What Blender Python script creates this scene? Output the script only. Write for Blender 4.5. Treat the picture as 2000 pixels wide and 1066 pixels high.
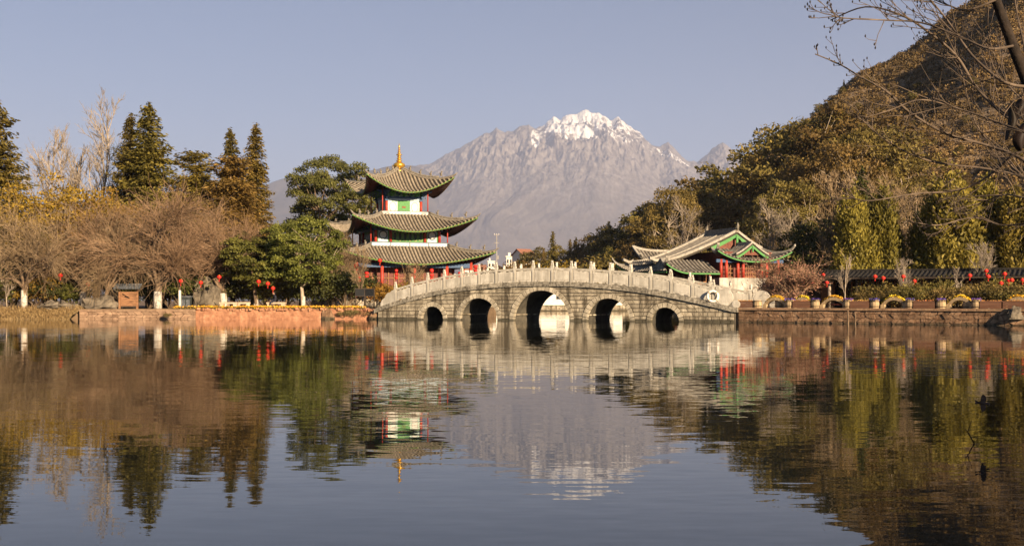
import bpy, math, random
import numpy as np
from mathutils import Vector, Matrix, noise as mnoise
from mathutils.geometry import tessellate_polygon

# ------------------------------------------------------------------ scene, camera, sky, sun
SC = bpy.context.scene
for o in list(bpy.data.objects):
    bpy.data.objects.remove(o)
F = 2300.0            # focal length in photograph pixels (2000 wide)
HZ = 587.0            # horizon row
CAMZ = 1.5
cam_d = bpy.data.cameras.new('camera')
cam = bpy.data.objects.new('camera', cam_d)
SC.collection.objects.link(cam)
cam_d.sensor_width = 36.0
cam_d.lens = 36.0 * F / 2000.0
cam_d.shift_y = (HZ - 533.0) / 2000.0
cam_d.clip_start = 0.1
cam_d.clip_end = 120000.0
cam.location = (0, 0, CAMZ)
cam.rotation_euler = (math.radians(90), 0, 0)
SC.camera = cam

SUN_AZ = math.radians(33)      # to the right of straight behind the camera
SUN_EL = math.radians(17)
SUN_DIR = Vector((math.sin(SUN_AZ) * math.cos(SUN_EL), -math.cos(SUN_AZ) * math.cos(SUN_EL), math.sin(SUN_EL)))
world = bpy.data.worlds.new('World')
SC.world = world
world.use_nodes = True
wn = world.node_tree.nodes
wl = world.node_tree.links
for n in list(wn):
    wn.remove(n)
sky = wn.new('ShaderNodeTexSky')
sky.sky_type = 'NISHITA'
sky.sun_disc = False
sky.sun_elevation = SUN_EL
sky.sun_rotation = math.pi - SUN_AZ
sky.altitude = 2400
sky.air_density = 1.0
sky.dust_density = 1.5
sky.ozone_density = 3.0
bg = wn.new('ShaderNodeBackground')
bg.inputs['Strength'].default_value = 0.041
wo = wn.new('ShaderNodeOutputWorld')
wl.new(sky.outputs[0], bg.inputs['Color'])
wl.new(bg.outputs[0], wo.inputs['Surface'])

sun_d = bpy.data.lights.new('sun', 'SUN')
sun_d.energy = 5.0
sun_d.angle = math.radians(0.55)
sun_d.color = (1.0, 0.77, 0.51)
sun = bpy.data.objects.new('sun', sun_d)
SC.collection.objects.link(sun)
sun.location = (40, -40, 60)
sun.rotation_euler = (-SUN_DIR).to_track_quat('-Z', 'Y').to_euler()

vs = SC.view_settings
vs.view_transform = 'Standard'
vs.look = 'None'
vs.gamma = 1.0
vs.exposure = 1.1
vs.use_curve_mapping = False
SC.cycles.use_denoising = True
SC.cycles.max_bounces = 6
SC.cycles.diffuse_bounces = 2
SC.cycles.glossy_bounces = 3
SC.cycles.transmission_bounces = 2
SC.cycles.volume_bounces = 1
SC.cycles.transparent_max_bounces = 4
SC.cycles.caustics_reflective = False
SC.cycles.caustics_refractive = False

# ------------------------------------------------------------------ helpers
COL = SC.collection
R = random.Random(7)

def P(px, py, d):
    """photograph pixel + distance -> place"""
    return Vector(((px - 1000.0) / F * d, d, CAMZ + (HZ - py) / F * d))

def X(px, d):
    return (px - 1000.0) / F * d

def Z(py, d):
    return CAMZ + (HZ - py) / F * d

def tag(o, label=None, cat=None, group=None, kind=None):
    if label: o['label'] = label
    if cat: o['category'] = cat
    if group: o['group'] = group
    if kind: o['kind'] = kind
    return o

def empty(name, loc=(0, 0, 0), rz=0.0, label=None, cat=None, group=None):
    o = bpy.data.objects.new(name, None)
    o.empty_display_size = 0.3
    COL.objects.link(o)
    o.location = loc
    o.rotation_euler = (0, 0, rz)
    return tag(o, label, cat, group)

def link(name, me, parent=None, loc=None, rz=None):
    o = bpy.data.objects.new(name, me)
    COL.objects.link(o)
    if parent is not None: o.parent = parent
    if loc is not None: o.location = loc
    if rz is not None: o.rotation_euler = (0, 0, rz)
    return o

class MB:
    """collects shapes into one mesh"""
    def __init__(s):
        s.v = []; s.f = []; s.sm = []
    def add(s, vs_, fs, smooth=False):
        b = len(s.v)
        s.v.extend([tuple(p) for p in vs_])
        s.f.extend([tuple(i + b for i in f) for f in fs])
        s.sm.extend([smooth] * len(fs))
        return s
    def box(s, c, size, rz=0.0, rx=0.0, ry=0.0):
        hx, hy, hz = size[0] / 2, size[1] / 2, size[2] / 2
        m = Matrix.Translation(c) @ Matrix.Rotation(rz, 4, 'Z') @ Matrix.Rotation(ry, 4, 'Y') @ Matrix.Rotation(rx, 4, 'X')
        vs_ = [m @ Vector((x, y, z)) for x in (-hx, hx) for y in (-hy, hy) for z in (-hz, hz)]
        return s.add(vs_, [(0, 1, 3, 2), (4, 6, 7, 5), (0, 4, 5, 1), (2, 3, 7, 6), (0, 2, 6, 4), (1, 5, 7, 3)])
    def hexa(s, pts):
        """8 points: bottom/front quad 0-3, back quad 4-7 in the same order"""
        return s.add(pts, [(0, 1, 2, 3), (7, 6, 5, 4), (0, 4, 5, 1), (1, 5, 6, 2), (2, 6, 7, 3), (3, 7, 4, 0)])
    def tube(s, pts, rad, n=8, caps=True, smooth=True):
        pts = [Vector(p) for p in pts]
        if not isinstance(rad, (list, tuple)): rad = [rad] * len(pts)
        vs_ = []
        ref = None
        for i, p in enumerate(pts):
            d = (pts[min(i + 1, len(pts) - 1)] - pts[max(i - 1, 0)]).normalized()
            a = ref if ref is not None else (Vector((0, 0, 1)) if abs(d.z) < 0.9 else Vector((1, 0, 0)))
            u = (a - d * a.dot(d)).normalized(); w = d.cross(u); ref = u
            for k in range(n):
                t = 2 * math.pi * k / n
                vs_.append(p + (u * math.cos(t) + w * math.sin(t)) * rad[i])
        fs = []
        for i in range(len(pts) - 1):
            for k in range(n):
                k2 = (k + 1) % n
                fs.append((i * n + k, i * n + k2, (i + 1) * n + k2, (i + 1) * n + k))
        s.add(vs_, fs, smooth)
        if caps:
            b = len(s.v) - len(vs_)
            s.f.append(tuple(b + k for k in reversed(range(n)))); s.sm.append(False)
            s.f.append(tuple(b + (len(pts) - 1) * n + k for k in range(n))); s.sm.append(False)
        return s
    def lathe(s, prof, n=12, c=(0, 0, 0), smooth=True, rib=0.0, sy=1.0):
        vs_ = []
        for r, z in prof:
            for k in range(n):
                t = 2 * math.pi * k / n
                rr = r * (1 + rib * (1 if k % 2 else -1))
                vs_.append((c[0] + rr * math.cos(t), c[1] + rr * sy * math.sin(t), c[2] + z))
        fs = []
        for i in range(len(prof) - 1):
            for k in range(n):
                k2 = (k + 1) % n
                fs.append((i * n + k, i * n + k2, (i + 1) * n + k2, (i + 1) * n + k))
        fs.append(tuple(reversed(range(n))))
        fs.append(tuple((len(prof) - 1) * n + k for k in range(n)))
        return s.add(vs_, fs, smooth)
    def grid(s, fn, nu, nv, smooth=True, flip=False):
        vs_ = [fn(i / nu, j / nv) for j in range(nv + 1) for i in range(nu + 1)]
        fs = []
        for j in range(nv):
            for i in range(nu):
                a = j * (nu + 1) + i
                q = (a, a + 1, a + nu + 2, a + nu + 1)
                fs.append(q[::-1] if flip else q)
        return s.add(vs_, fs, smooth)
    def extrude_poly(s, pts, d):
        """closed polygon (list of 3d) pushed along vector d"""
        n = len(pts); d = Vector(d)
        a = [Vector(p) for p in pts]
        fs = [tuple(range(n)), tuple(reversed(range(n, 2 * n)))]
        for k in range(n):
            k2 = (k + 1) % n
            fs.append((k, k + n, k2 + n, k2))
        return s.add(a + [p + d for p in a], fs)
    def mesh(s, name, mat):
        me = bpy.data.meshes.new(name)
        me.from_pydata(s.v, [], s.f)
        me.polygons.foreach_set('use_smooth', s.sm)
        if mat: me.materials.append(mat)
        me.update()
        return me
    def build(s, name, mat, parent=None, loc=None, rz=None):
        return link(name, s.mesh(name, mat), parent, loc, rz)

def np_mesh(name, verts, faces, mat, smooth=False):
    """faces: (n,k) int array, all of the same size"""
    verts = np.asarray(verts, dtype=np.float32); faces = np.asarray(faces, dtype=np.int32)
    me = bpy.data.meshes.new(name)
    n, k = faces.shape
    me.vertices.add(len(verts)); me.vertices.foreach_set('co', verts.ravel())
    me.loops.add(n * k); me.loops.foreach_set('vertex_index', faces.ravel())
    me.polygons.add(n)
    me.polygons.foreach_set('loop_start', np.arange(0, n * k, k, dtype=np.int32))
    me.polygons.foreach_set('loop_total', np.full(n, k, dtype=np.int32))
    if smooth: me.polygons.foreach_set('use_smooth', np.ones(n, dtype=bool))
    me.update(calc_edges=True)
    if mat: me.materials.append(mat)
    return me

# ------------------------------------------------------------------ materials
MATS = {}
def rgb(c): return (c[0], c[1], c[2], 1.0)

def mat(name, c1, c2=None, scale=3.0, rough=0.8, bump=0.0, bscale=None, detail=5.0, c3=None, metal=0.0, lo=0.35, hi=0.65,
        isl=0.0, stretch=(1, 1, 1), spec=0.3, coord='Object', streak=0.0, algae=None):
    """noise-mottled surface; isl = brightness change from piece to piece"""
    m = bpy.data.materials.new(name); m.use_nodes = True
    nt = m.node_tree; N = nt.nodes; L = nt.links
    b = N['Principled BSDF']
    b.inputs['Roughness'].default_value = rough
    b.inputs['Metallic'].default_value = metal
    b.inputs['Specular IOR Level'].default_value = spec
    tc = N.new('ShaderNodeTexCoord'); mp = N.new('ShaderNodeMapping')
    mp.inputs['Scale'].default_value = stretch
    L.new(tc.outputs[coord], mp.inputs['Vector'])
    col = None
    if c2 is not None:
        nz = N.new('ShaderNodeTexNoise'); nz.inputs['Scale'].default_value = scale; nz.inputs['Detail'].default_value = detail
        nz.inputs['Roughness'].default_value = 0.65
        L.new(mp.outputs[0], nz.inputs['Vector'])
        cr = N.new('ShaderNodeValToRGB')
        cr.color_ramp.elements[0].position = lo; cr.color_ramp.elements[0].color = rgb(c1)
        cr.color_ramp.elements[1].position = hi; cr.color_ramp.elements[1].color = rgb(c2)
        if c3 is not None:
            e = cr.color_ramp.elements.new(min(0.98, hi + 0.13)); e.color = rgb(c3)
        L.new(nz.outputs['Fac'], cr.inputs['Fac'])
        col = cr.outputs['Color']
    if isl > 0:
        oi = N.new('ShaderNodeObjectInfo'); ge = N.new('ShaderNodeNewGeometry')
        ad = N.new('ShaderNodeMath'); ad.operation = 'ADD'
        L.new(oi.outputs['Random'], ad.inputs[0]); L.new(ge.outputs['Random Per Island'], ad.inputs[1])
        fr = N.new('ShaderNodeMath'); fr.operation = 'FRACT'; L.new(ad.outputs[0], fr.inputs[0])
        mr = N.new('ShaderNodeMapRange'); mr.inputs['To Min'].default_value = 1 - isl; mr.inputs['To Max'].default_value = 1 + isl
        L.new(fr.outputs[0], mr.inputs['Value'])
        hs = N.new('ShaderNodeHueSaturation')
        L.new(mr.outputs[0], hs.inputs['Value'])
        if col is not None: L.new(col, hs.inputs['Color'])
        else: hs.inputs['Color'].default_value = rgb(c1)
        col = hs.outputs['Color']
    if streak > 0:                            # rain streaks and damp patches
        ms = N.new('ShaderNodeMapping'); ms.inputs['Scale'].default_value = (1.6, 1.6, .22); L.new(tc.outputs[coord], ms.inputs['Vector'])
        ns = N.new('ShaderNodeTexNoise'); ns.inputs['Scale'].default_value = 1.0; ns.inputs['Detail'].default_value = 5; ns.inputs['Roughness'].default_value = .7; L.new(ms.outputs[0], ns.inputs['Vector'])
        rs = N.new('ShaderNodeMapRange'); rs.inputs['From Min'].default_value = .43; rs.inputs['From Max'].default_value = .6; rs.inputs['To Min'].default_value = 0; rs.inputs['To Max'].default_value = streak
        L.new(ns.outputs['Fac'], rs.inputs['Value'])
        mx = N.new('ShaderNodeMix'); mx.data_type = 'RGBA'; L.new(rs.outputs[0], mx.inputs[0]); L.new(col, mx.inputs[6]); mx.inputs[7].default_value = (c1[0] * .28, c1[1] * .27, c1[2] * .24, 1)
        col = mx.outputs[2]
    if algae is not None:                     # dark tide mark above the water
        sp = N.new('ShaderNodeSeparateXYZ'); L.new(tc.outputs[coord], sp.inputs[0])
        na = N.new('ShaderNodeTexNoise'); na.inputs['Scale'].default_value = 3.0; L.new(tc.outputs[coord], na.inputs['Vector'])
        ma = N.new('ShaderNodeMath'); ma.operation = 'MULTIPLY_ADD'; ma.inputs[1].default_value = .3; L.new(na.outputs['Fac'], ma.inputs[0]); L.new(sp.outputs['Z'], ma.inputs[2])
        ra = N.new('ShaderNodeMapRange'); ra.inputs['From Min'].default_value = algae + .15; ra.inputs['From Max'].default_value = algae + .32; ra.inputs['To Min'].default_value = .85; ra.inputs['To Max'].default_value = 0
        L.new(ma.outputs[0], ra.inputs['Value'])
        mx = N.new('ShaderNodeMix'); mx.data_type = 'RGBA'; L.new(ra.outputs[0], mx.inputs[0]); L.new(col, mx.inputs[6]); mx.inputs[7].default_value = (.05, .045, .028, 1)
        col = mx.outputs[2]
    if col is not None: L.new(col, b.inputs['Base Color'])
    else: b.inputs['Base Color'].default_value = rgb(c1)
    if bump > 0:
        n2 = N.new('ShaderNodeTexNoise'); n2.inputs['Scale'].default_value = bscale or scale * 3; n2.inputs['Detail'].default_value = 4
        L.new(mp.outputs[0], n2.inputs['Vector'])
        bp = N.new('ShaderNodeBump'); bp.inputs['Strength'].default_value = 1.0; bp.inputs['Distance'].default_value = bump
        L.new(n2.outputs['Fac'], bp.inputs['Height']); L.new(bp.outputs[0], b.inputs['Normal'])
    MATS[name] = m
    return m

LEAF = 1.32
def leafmat(name, c1, c2, c3, trans=0.3, vary=0.25, nscale=0.6, hue=0.02):
    """leaves: colour by leaf, by clump and by tree"""
    if 'flowers' not in name and 'bud' not in name and 'grass' not in name:
        c1, c2, c3 = [tuple(min(.6, x * LEAF) for x in c) for c in (c1, c2, c3)]
    m = bpy.data.materials.new(name); m.use_nodes = True
    nt = m.node_tree; N = nt.nodes; L = nt.links
    for n in list(N): N.remove(n)
    out = N.new('ShaderNodeOutputMaterial')
    ge = N.new('ShaderNodeNewGeometry'); oi = N.new('ShaderNodeObjectInfo'); tc = N.new('ShaderNodeTexCoord')
    nz = N.new('ShaderNodeTexNoise'); nz.inputs['Scale'].default_value = nscale; nz.inputs['Detail'].default_value = 2
    L.new(tc.outputs['Object'], nz.inputs['Vector'])
    a = N.new('ShaderNodeMath'); a.operation = 'MULTIPLY_ADD'; a.inputs[1].default_value = 0.42; 
    L.new(ge.outputs['Random Per Island'], a.inputs[0])
    b = N.new('ShaderNodeMath'); b.operation = 'MULTIPLY_ADD'; b.inputs[1].default_value = 1.3; b.inputs[2].default_value = -0.42
    L.new(nz.outputs['Fac'], b.inputs[0]); L.new(b.outputs[0], a.inputs[2])
    cr = N.new('ShaderNodeValToRGB')
    cr.color_ramp.elements[0].position = 0.05; cr.color_ramp.elements[0].color = rgb(c1)
    cr.color_ramp.elements[1].position = 0.95; cr.color_ramp.elements[1].color = rgb(c3)
    e = cr.color_ramp.elements.new(0.5); e.color = rgb(c2)
    L.new(a.outputs[0], cr.inputs['Fac'])
    hs = N.new('ShaderNodeHueSaturation')
    mr = N.new('ShaderNodeMapRange'); mr.inputs['To Min'].default_value = 1 - vary; mr.inputs['To Max'].default_value = 1 + vary
    L.new(oi.outputs['Random'], mr.inputs['Value']); L.new(mr.outputs[0], hs.inputs['Value'])
    mh = N.new('ShaderNodeMapRange'); mh.inputs['To Min'].default_value = 0.5 - hue; mh.inputs['To Max'].default_value = 0.5 + hue
    ml = N.new('ShaderNodeMath'); ml.operation = 'MULTIPLY'; ml.inputs[1].default_value = 7.31
    fr = N.new('ShaderNodeMath'); fr.operation = 'FRACT'
    L.new(oi.outputs['Random'], ml.inputs[0]); L.new(ml.outputs[0], fr.inputs[0]); L.new(fr.outputs[0], mh.inputs['Value'])
    L.new(mh.outputs[0], hs.inputs['Hue'])
    L.new(cr.outputs['Color'], hs.inputs['Color'])
    df = N.new('ShaderNodeBsdfPrincipled'); df.inputs['Roughness'].default_value = 0.6; df.inputs['Specular IOR Level'].default_value = 0.25
    tl = N.new('ShaderNodeBsdfTranslucent'); mx = N.new('ShaderNodeMixShader'); mx.inputs[0].default_value = trans
    L.new(hs.outputs[0], df.inputs['Base Color']); L.new(hs.outputs[0], tl.inputs['Color'])
    L.new(df.outputs[0], mx.inputs[1]); L.new(tl.outputs[0], mx.inputs[2]); L.new(mx.outputs[0], out.inputs['Surface'])
    MATS[name] = m
    return m

# stone, wood, paint
M_STONE = mat('bridge_stone', (.30, .25, .18), (.50, .44, .33), 1.6, .85, .012, 9, isl=.26, streak=.95, algae=.08)
M_VOUS = mat('arch_ring_stone', (.34, .29, .21), (.56, .50, .39), 1.8, .85, .01, 9, isl=.16, streak=.5, algae=.05)
M_MORTAR = mat('bridge_mortar', (.07, .06, .045), (.13, .11, .085), 4, .95)
M_COPE = mat('coping_stone', (.12, .105, .08), (.40, .36, .29), 5.5, .9, .015, 14, lo=.38, hi=.6, isl=.14, streak=.5)
M_MARBLE = mat('rail_marble', (.47, .43, .36), (.64, .6, .52), 2.2, .6, .004, 20, isl=.08, lo=.3, streak=.4)
M_MARBLED = mat('rail_weathered', (.30, .27, .22), (.54, .5, .42), 4, .7, .006, 20, isl=.06)
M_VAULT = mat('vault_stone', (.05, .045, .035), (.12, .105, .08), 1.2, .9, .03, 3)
M_RED = mat('red_paint', (.32, .034, .02), (.45, .058, .034), 4, .5, isl=.1)
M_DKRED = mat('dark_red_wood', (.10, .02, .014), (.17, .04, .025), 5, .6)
M_GREEN = mat('green_paint', (.05, .19, .045), (.085, .27, .07), 5, .55)
M_EAVE = mat('eave_green', (.045, .14, .025), (.1, .21, .04), 9, .55)
M_TEAL = mat('pale_green_panel', (.42, .62, .5), (.55, .72, .6), 3, .6)
M_PALE = mat('pale_blue_panel', (.3, .38, .45), (.46, .54, .6), 6, .6)
M_BLUE = mat('blue_paint', (.02, .05, .12), (.045, .1, .2), 8, .55)
M_WHITE = mat('white_plaster', (.66, .63, .57), (.78, .75, .69), 2, .8)
M_GOLD = mat('gold', (.72, .40, .05), (.85, .52, .09), 5, .32, metal=.75)
M_TILE = mat('roof_tile', (.15, .12, .085), (.36, .30, .22), 3.0, .85, .01, 8, isl=.12, lo=.3, hi=.62)
M_TILEBASE = mat('roof_pan_tile', (.035, .03, .025), (.08, .068, .052), 4, .9)
M_RIDGE = mat('ridge_tile', (.12, .10, .08), (.28, .25, .2), 5, .85, .01)
M_RIDGEW = mat('limed_ridge', (.22, .2, .165), (.4, .365, .31), 4, .85, .01)
M_TILE2 = mat('grey_hall_tile', (.11, .095, .078), (.27, .24, .195), 3.4, .85, .01, 8, isl=.14, lo=.3, hi=.62)
M_DARKWOOD = mat('dark_timber', (.025, .018, .013), (.06, .042, .03), 5, .8)
M_WOOD = mat('planter_wood', (.13, .06, .035), (.24, .12, .07), 3, .7, .006, 20, stretch=(.3, 1, 6), isl=.15)
M_BARREL = mat('barrel_wood', (.32, .22, .12), (.5, .38, .22), 3, .7, .006, 14, stretch=(6, 6, .4), isl=.12)
M_OLDWOOD = mat('old_board', (.16, .08, .04), (.34, .17, .08), 3, .8, .006, 14, stretch=(.5, 1, 4))
M_TERRA = mat('terracotta_bank', (.27, .12, .065), (.46, .23, .13), 2.2, .95, .05, 5, c3=(.42, .28, .18))
M_RUBBLE = mat('rubble_stone', (.22, .12, .065), (.43, .27, .16), 2.0, .9, .03, 7, c3=(.48, .21, .11), isl=.28, streak=.5, algae=.0)
M_RCAP = mat('wall_coping', (.22, .13, .075), (.42, .26, .15), 3, .9, .015, 9, isl=.12)
M_GREYWALL = mat('quay_stone', (.2, .12, .075), (.37, .245, .16), 2.5, .9, .03, 7, isl=.2)
M_EARTH = mat('earth', (.13, .085, .05), (.25, .17, .10), .8, .95, .05, 3, c3=(.17, .16, .06))
M_ROCKERY = mat('rockery', (.06, .048, .035), (.21, .175, .13), 1.4, .95, .12, 2.5)
M_LANT = mat('lantern_red', (.48, .018, .013), (.6, .03, .02), 6, .5)
M_BLACK = mat('black_board', (.012, .012, .012), None, 1, .4)
M_BIN = mat('bin_dark', (.02, .026, .026), (.045, .055, .055), 3, .5)
M_SLATE = mat('slate_blue', (.05, .055, .065), (.13, .14, .15), 5, .8)
M_BENCH = mat('bench_stone', (.42, .30, .2), (.6, .46, .33), 2, .85, .01)
M_LIME = mat('lime_wash', (.18, .14, .1), (.54, .5, .43), 5, .9, .01, lo=.36, hi=.5)
M_CABLE = mat('cable', (.03, .025, .02), None, 1, .7)
M_CLOTH = mat('dark_jacket', (.012, .014, .024), (.03, .033, .05), 5, .9)
M_SKIN = mat('skin', (.42, .24, .16), None, 1, .6)
M_HAIR = mat('hair', (.012, .009, .007), None, 1, .6)
M_BIRD = mat('bird_black', (.004, .004, .006), None, 1, .95, spec=0.02)
M_FARWALL = mat('far_wall', (.66, .60, .52), (.78, .72, .64), 2, .85)
M_FARROOF = mat('far_roof', (.26, .11, .07), (.36, .17, .11), 3, .85)
M_GLASS = mat('window_glass', (.03, .035, .04), None, 1, .15, spec=.6)
M_STEEL = mat('steel_pole', (.24, .225, .21), (.32, .3, .28), 3, .5)
# bark
M_BARK = mat('bark', (.10, .065, .04), (.24, .17, .11), 5, .95, .02, 12, stretch=(1, 1, .3))
M_BARKP = mat('pale_bark', (.26, .20, .14), (.46, .38, .29), 5, .95, .01, 12, stretch=(1, 1, .3))
M_TWIG = mat('brown_twig', (.185, .127, .068), (.35, .25, .145), .8, .9, isl=.3)
M_TWIGR = mat('red_twig', (.19, .115, .063), (.335, .215, .128), .8, .9, isl=.3)
M_TWIGP = mat('pale_twig', (.22, .17, .125), (.38, .315, .245), .8, .9, isl=.25)
M_NEARBARK = mat('near_bark', (.012, .009, .007), (.04, .028, .02), 9, .95, .006, 40)
M_NEARTWIG = mat('near_twig', (.05, .036, .026), (.16, .118, .084), 3, .9, isl=.25)
# leaves
LF_SPRUCE = leafmat('spruce_needles', (.05, .04, .011), (.128, .098, .022), (.24, .17, .04))
LF_RUSTY = leafmat('rusty_needles', (.06, .04, .012), (.155, .105, .026), (.27, .175, .04))
LF_CAMPHOR = leafmat('camphor_leaves', (.05, .053, .013), (.132, .13, .025), (.25, .23, .05))
LF_DARK = leafmat('dark_leaves', (.026, .03, .009), (.068, .07, .017), (.13, .12, .03))
LF_OLIVE = leafmat('olive_leaves', (.06, .046, .013), (.14, .102, .026), (.24, .17, .045))
LF_CYPRESS = leafmat('cypress_sprays', (.062, .053, .012), (.16, .13, .022), (.29, .225, .042))
LF_YELLOW = leafmat('yellow_leaves', (.11, .07, .012), (.24, .155, .02), (.37, .245, .032))
LF_SCRUB = leafmat('scrub_leaves', (.06, .045, .018), (.14, .1, .035), (.25, .175, .065), nscale=.05)
LF_HEDGE = leafmat('hedge_leaves', (.06, .048, .014), (.15, .115, .03), (.25, .185, .055), nscale=.9)
LF_BUD = leafmat('plum_buds', (.26, .11, .085), (.42, .2, .15), (.52, .3, .23), trans=.2)
LF_DEAD = leafmat('dead_leaf', (.008, .006, .005), (.02, .013, .009), (.035, .022, .014), trans=.1)
FL_YEL = leafmat('yellow_flowers', (.55, .33, .02), (.75, .48, .03), (.8, .6, .12), trans=.1, vary=.05)
FL_PUR = leafmat('purple_flowers', (.09, .05, .25), (.16, .09, .4), (.3, .18, .5), trans=.1, vary=.05)
FL_ORA = leafmat('orange_flowers', (.5, .2, .05), (.65, .32, .1), (.75, .45, .2), trans=.1, vary=.05)
LF_GRASS = leafmat('dry_grass', (.16, .11, .045), (.28, .2, .08), (.38, .29, .13), nscale=1.0)
LF_GRASS2 = leafmat('hill_grass_blades', (.16, .115, .06), (.27, .195, .105), (.36, .27, .155), nscale=.08)
LF_BILLOW = leafmat('billowy_leaves', (.042, .042, .013), (.1, .092, .024), (.18, .155, .04))
M_OVAL = mat('oval_frame_paint', (.16, .2, .06), (.3, .32, .11), 6, .6)
M_PLINTH = mat('stained_plaster', (.34, .31, .265), (.56, .52, .46), 1.8, .85, .01, streak=.5)

HAZE_DENSITY = 4.8e-5

# ------------------------------------------------------------------ noise for terrain
_rs = np.random.RandomState(3)
_perm = _rs.permutation(512)
_grad = np.stack([np.cos(np.linspace(0, 2 * np.pi, 64, endpoint=False)), np.sin(np.linspace(0, 2 * np.pi, 64, endpoint=False))], 1)
def pnoise(x, y):
    xi = np.floor(x).astype(int); yi = np.floor(y).astype(int)
    xf = x - xi; yf = y - yi
    def g(a, b, fx, fy):
        h = _perm[(_perm[a & 511] + b) & 511] & 63
        return _grad[h, 0] * fx + _grad[h, 1] * fy
    u = xf * xf * xf * (xf * (xf * 6 - 15) + 10); v = yf * yf * yf * (yf * (yf * 6 - 15) + 10)
    n00 = g(xi, yi, xf, yf); n10 = g(xi + 1, yi, xf - 1, yf)
    n01 = g(xi, yi + 1, xf, yf - 1); n11 = g(xi + 1, yi + 1, xf - 1, yf - 1)
    return (n00 * (1 - u) + n10 * u) * (1 - v) + (n01 * (1 - u) + n11 * u) * v
def fbm(x, y, o=5, l=2.0, g=0.5):
    s = 0; a = 1.0
    for k in range(o):
        s = s + a * pnoise(x + 17.3 * k, y - 9.1 * k); x = x * l; y = y * l; a *= g
    return s
def ridged(x, y, o=5, l=2.05, g=0.55):
    s = 0; a = 1.0; t = 0
    for k in range(o):
        s = s + a * (1 - 2 * np.abs(pnoise(x + 31.7 * k, y + 11.9 * k))); t += a; x = x * l; y = y * l; a *= g
    return s / t

# ------------------------------------------------------------------ pond, land, haze
LAND = 0.82
BA = Vector((-10.8, 94.6)); BB = Vector((15.45, 81.7))      # ends of the bridge's near face on the water
BL = (BB - BA).length
BDIR = (BB - BA).normalized()
BYAW = math.atan2(BDIR.y, BDIR.x)
BW = 4.6
BN = Vector((-BDIR.y, BDIR.x))                               # away from the camera
def bpt(s, w): 
    q = BA + BDIR * s + BN * w
    return (q.x, q.y)
RW_A = Vector((15.75, 81.75)); RW_B = Vector((30.6, 69.8))   # right quay wall

pond = [(-60, 96.9), (-25.8, 96.45), (-11.3, 95.55), bpt(0.4, 0.3), bpt(0.4, BW - .3), (-3.5, 104), (-1.5, 112), (-2.5, 124), (-4, 140), (-10, 160), (-14, 171), (26, 171), (24, 140), (20.5, 112), (18.5, 95),
        bpt(BL - .4, BW - .3), bpt(BL - .4, .3), (RW_A.x + .05, RW_A.y + .15), (RW_B.x + .05, RW_B.y + .15), (33.5, 66.5), (33, 58), (26, 48), (16, 30), (9, 16), (5.0, 9.6), (3.6, 5.0), (2.8, 2.2), (0, 1.3), (-4, 1.3), (-20, 4), (-45, 30), (-58, 60)]
BIG = 30000.0
outer = [(-BIG, -300), (BIG, -300), (BIG, BIG), (-BIG, BIG)]
po = [Vector((x, y, 0)) for x, y in outer]; pi_ = [Vector((x, y, 0)) for x, y in pond]
tris = tessellate_polygon([po, pi_])
allp = po + pi_
mb = MB()
vv = [(p.x, p.y, LAND) for p in allp]
ff = []
for t in tris:
    a, b, c = [Vector(vv[i]) for i in t]
    ff.append(tuple(t) if (b - a).cross(c - a).z > 0 else tuple(reversed(t)))
mb.add(vv, ff)
n0 = len(po); npd = len(pi_)
base = len(mb.v)
mb.v.extend([(p.x, p.y, -0.9) for p in pi_])
for k in range(npd):
    k2 = (k + 1) % npd
    mb.f.append((n0 + k, n0 + k2, base + k2, base + k)); mb.sm.append(False)
tag(mb.build('ground', M_EARTH), kind='structure')

# water
wm = bpy.data.materials.new('pond_water'); wm.use_nodes = True
N = wm.node_tree.nodes; L = wm.node_tree.links
b = N['Principled BSDF']
b.inputs['Base Color'].default_value = (.012, .014, .011, 1)
b.inputs['Roughness'].default_value = 0.015
b.inputs['IOR'].default_value = 1.333
tc = N.new('ShaderNodeTexCoord')
def wave_layer(sx, sy, amp_x, amp_y, detail, rot):
    mp = N.new('ShaderNodeMapping'); mp.inputs['Scale'].default_value = (sx, sy, 1); mp.inputs['Rotation'].default_value = (0, 0, rot)
    L.new(tc.outputs['Object'], mp.inputs['Vector'])
    nz = N.new('ShaderNodeTexNoise'); nz.inputs['Scale'].default_value = 1.0; nz.inputs['Detail'].default_value = detail; nz.inputs['Roughness'].default_value = .5
    L.new(mp.outputs[0], nz.inputs['Vector'])
    sb = N.new('ShaderNodeVectorMath'); sb.operation = 'SUBTRACT'; sb.inputs[1].default_value = (.5, .5, .5)
    L.new(nz.outputs['Color'], sb.inputs[0])
    ml = N.new('ShaderNodeVectorMath'); ml.operation = 'MULTIPLY'; ml.inputs[1].default_value = (amp_x, amp_y, 0)
    L.new(sb.outputs[0], ml.inputs[0])
    return ml.outputs[0]
WAVE = 1.0
l1 = wave_layer(.55, 3.2, .005 * WAVE, .024 * WAVE, 2, .05)
l2 = wave_layer(.16, .9, .002 * WAVE, .011 * WAVE, 1, -.08)
l3 = wave_layer(3.0, 9.0, .008 * WAVE, .034 * WAVE, 1, .1)
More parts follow.
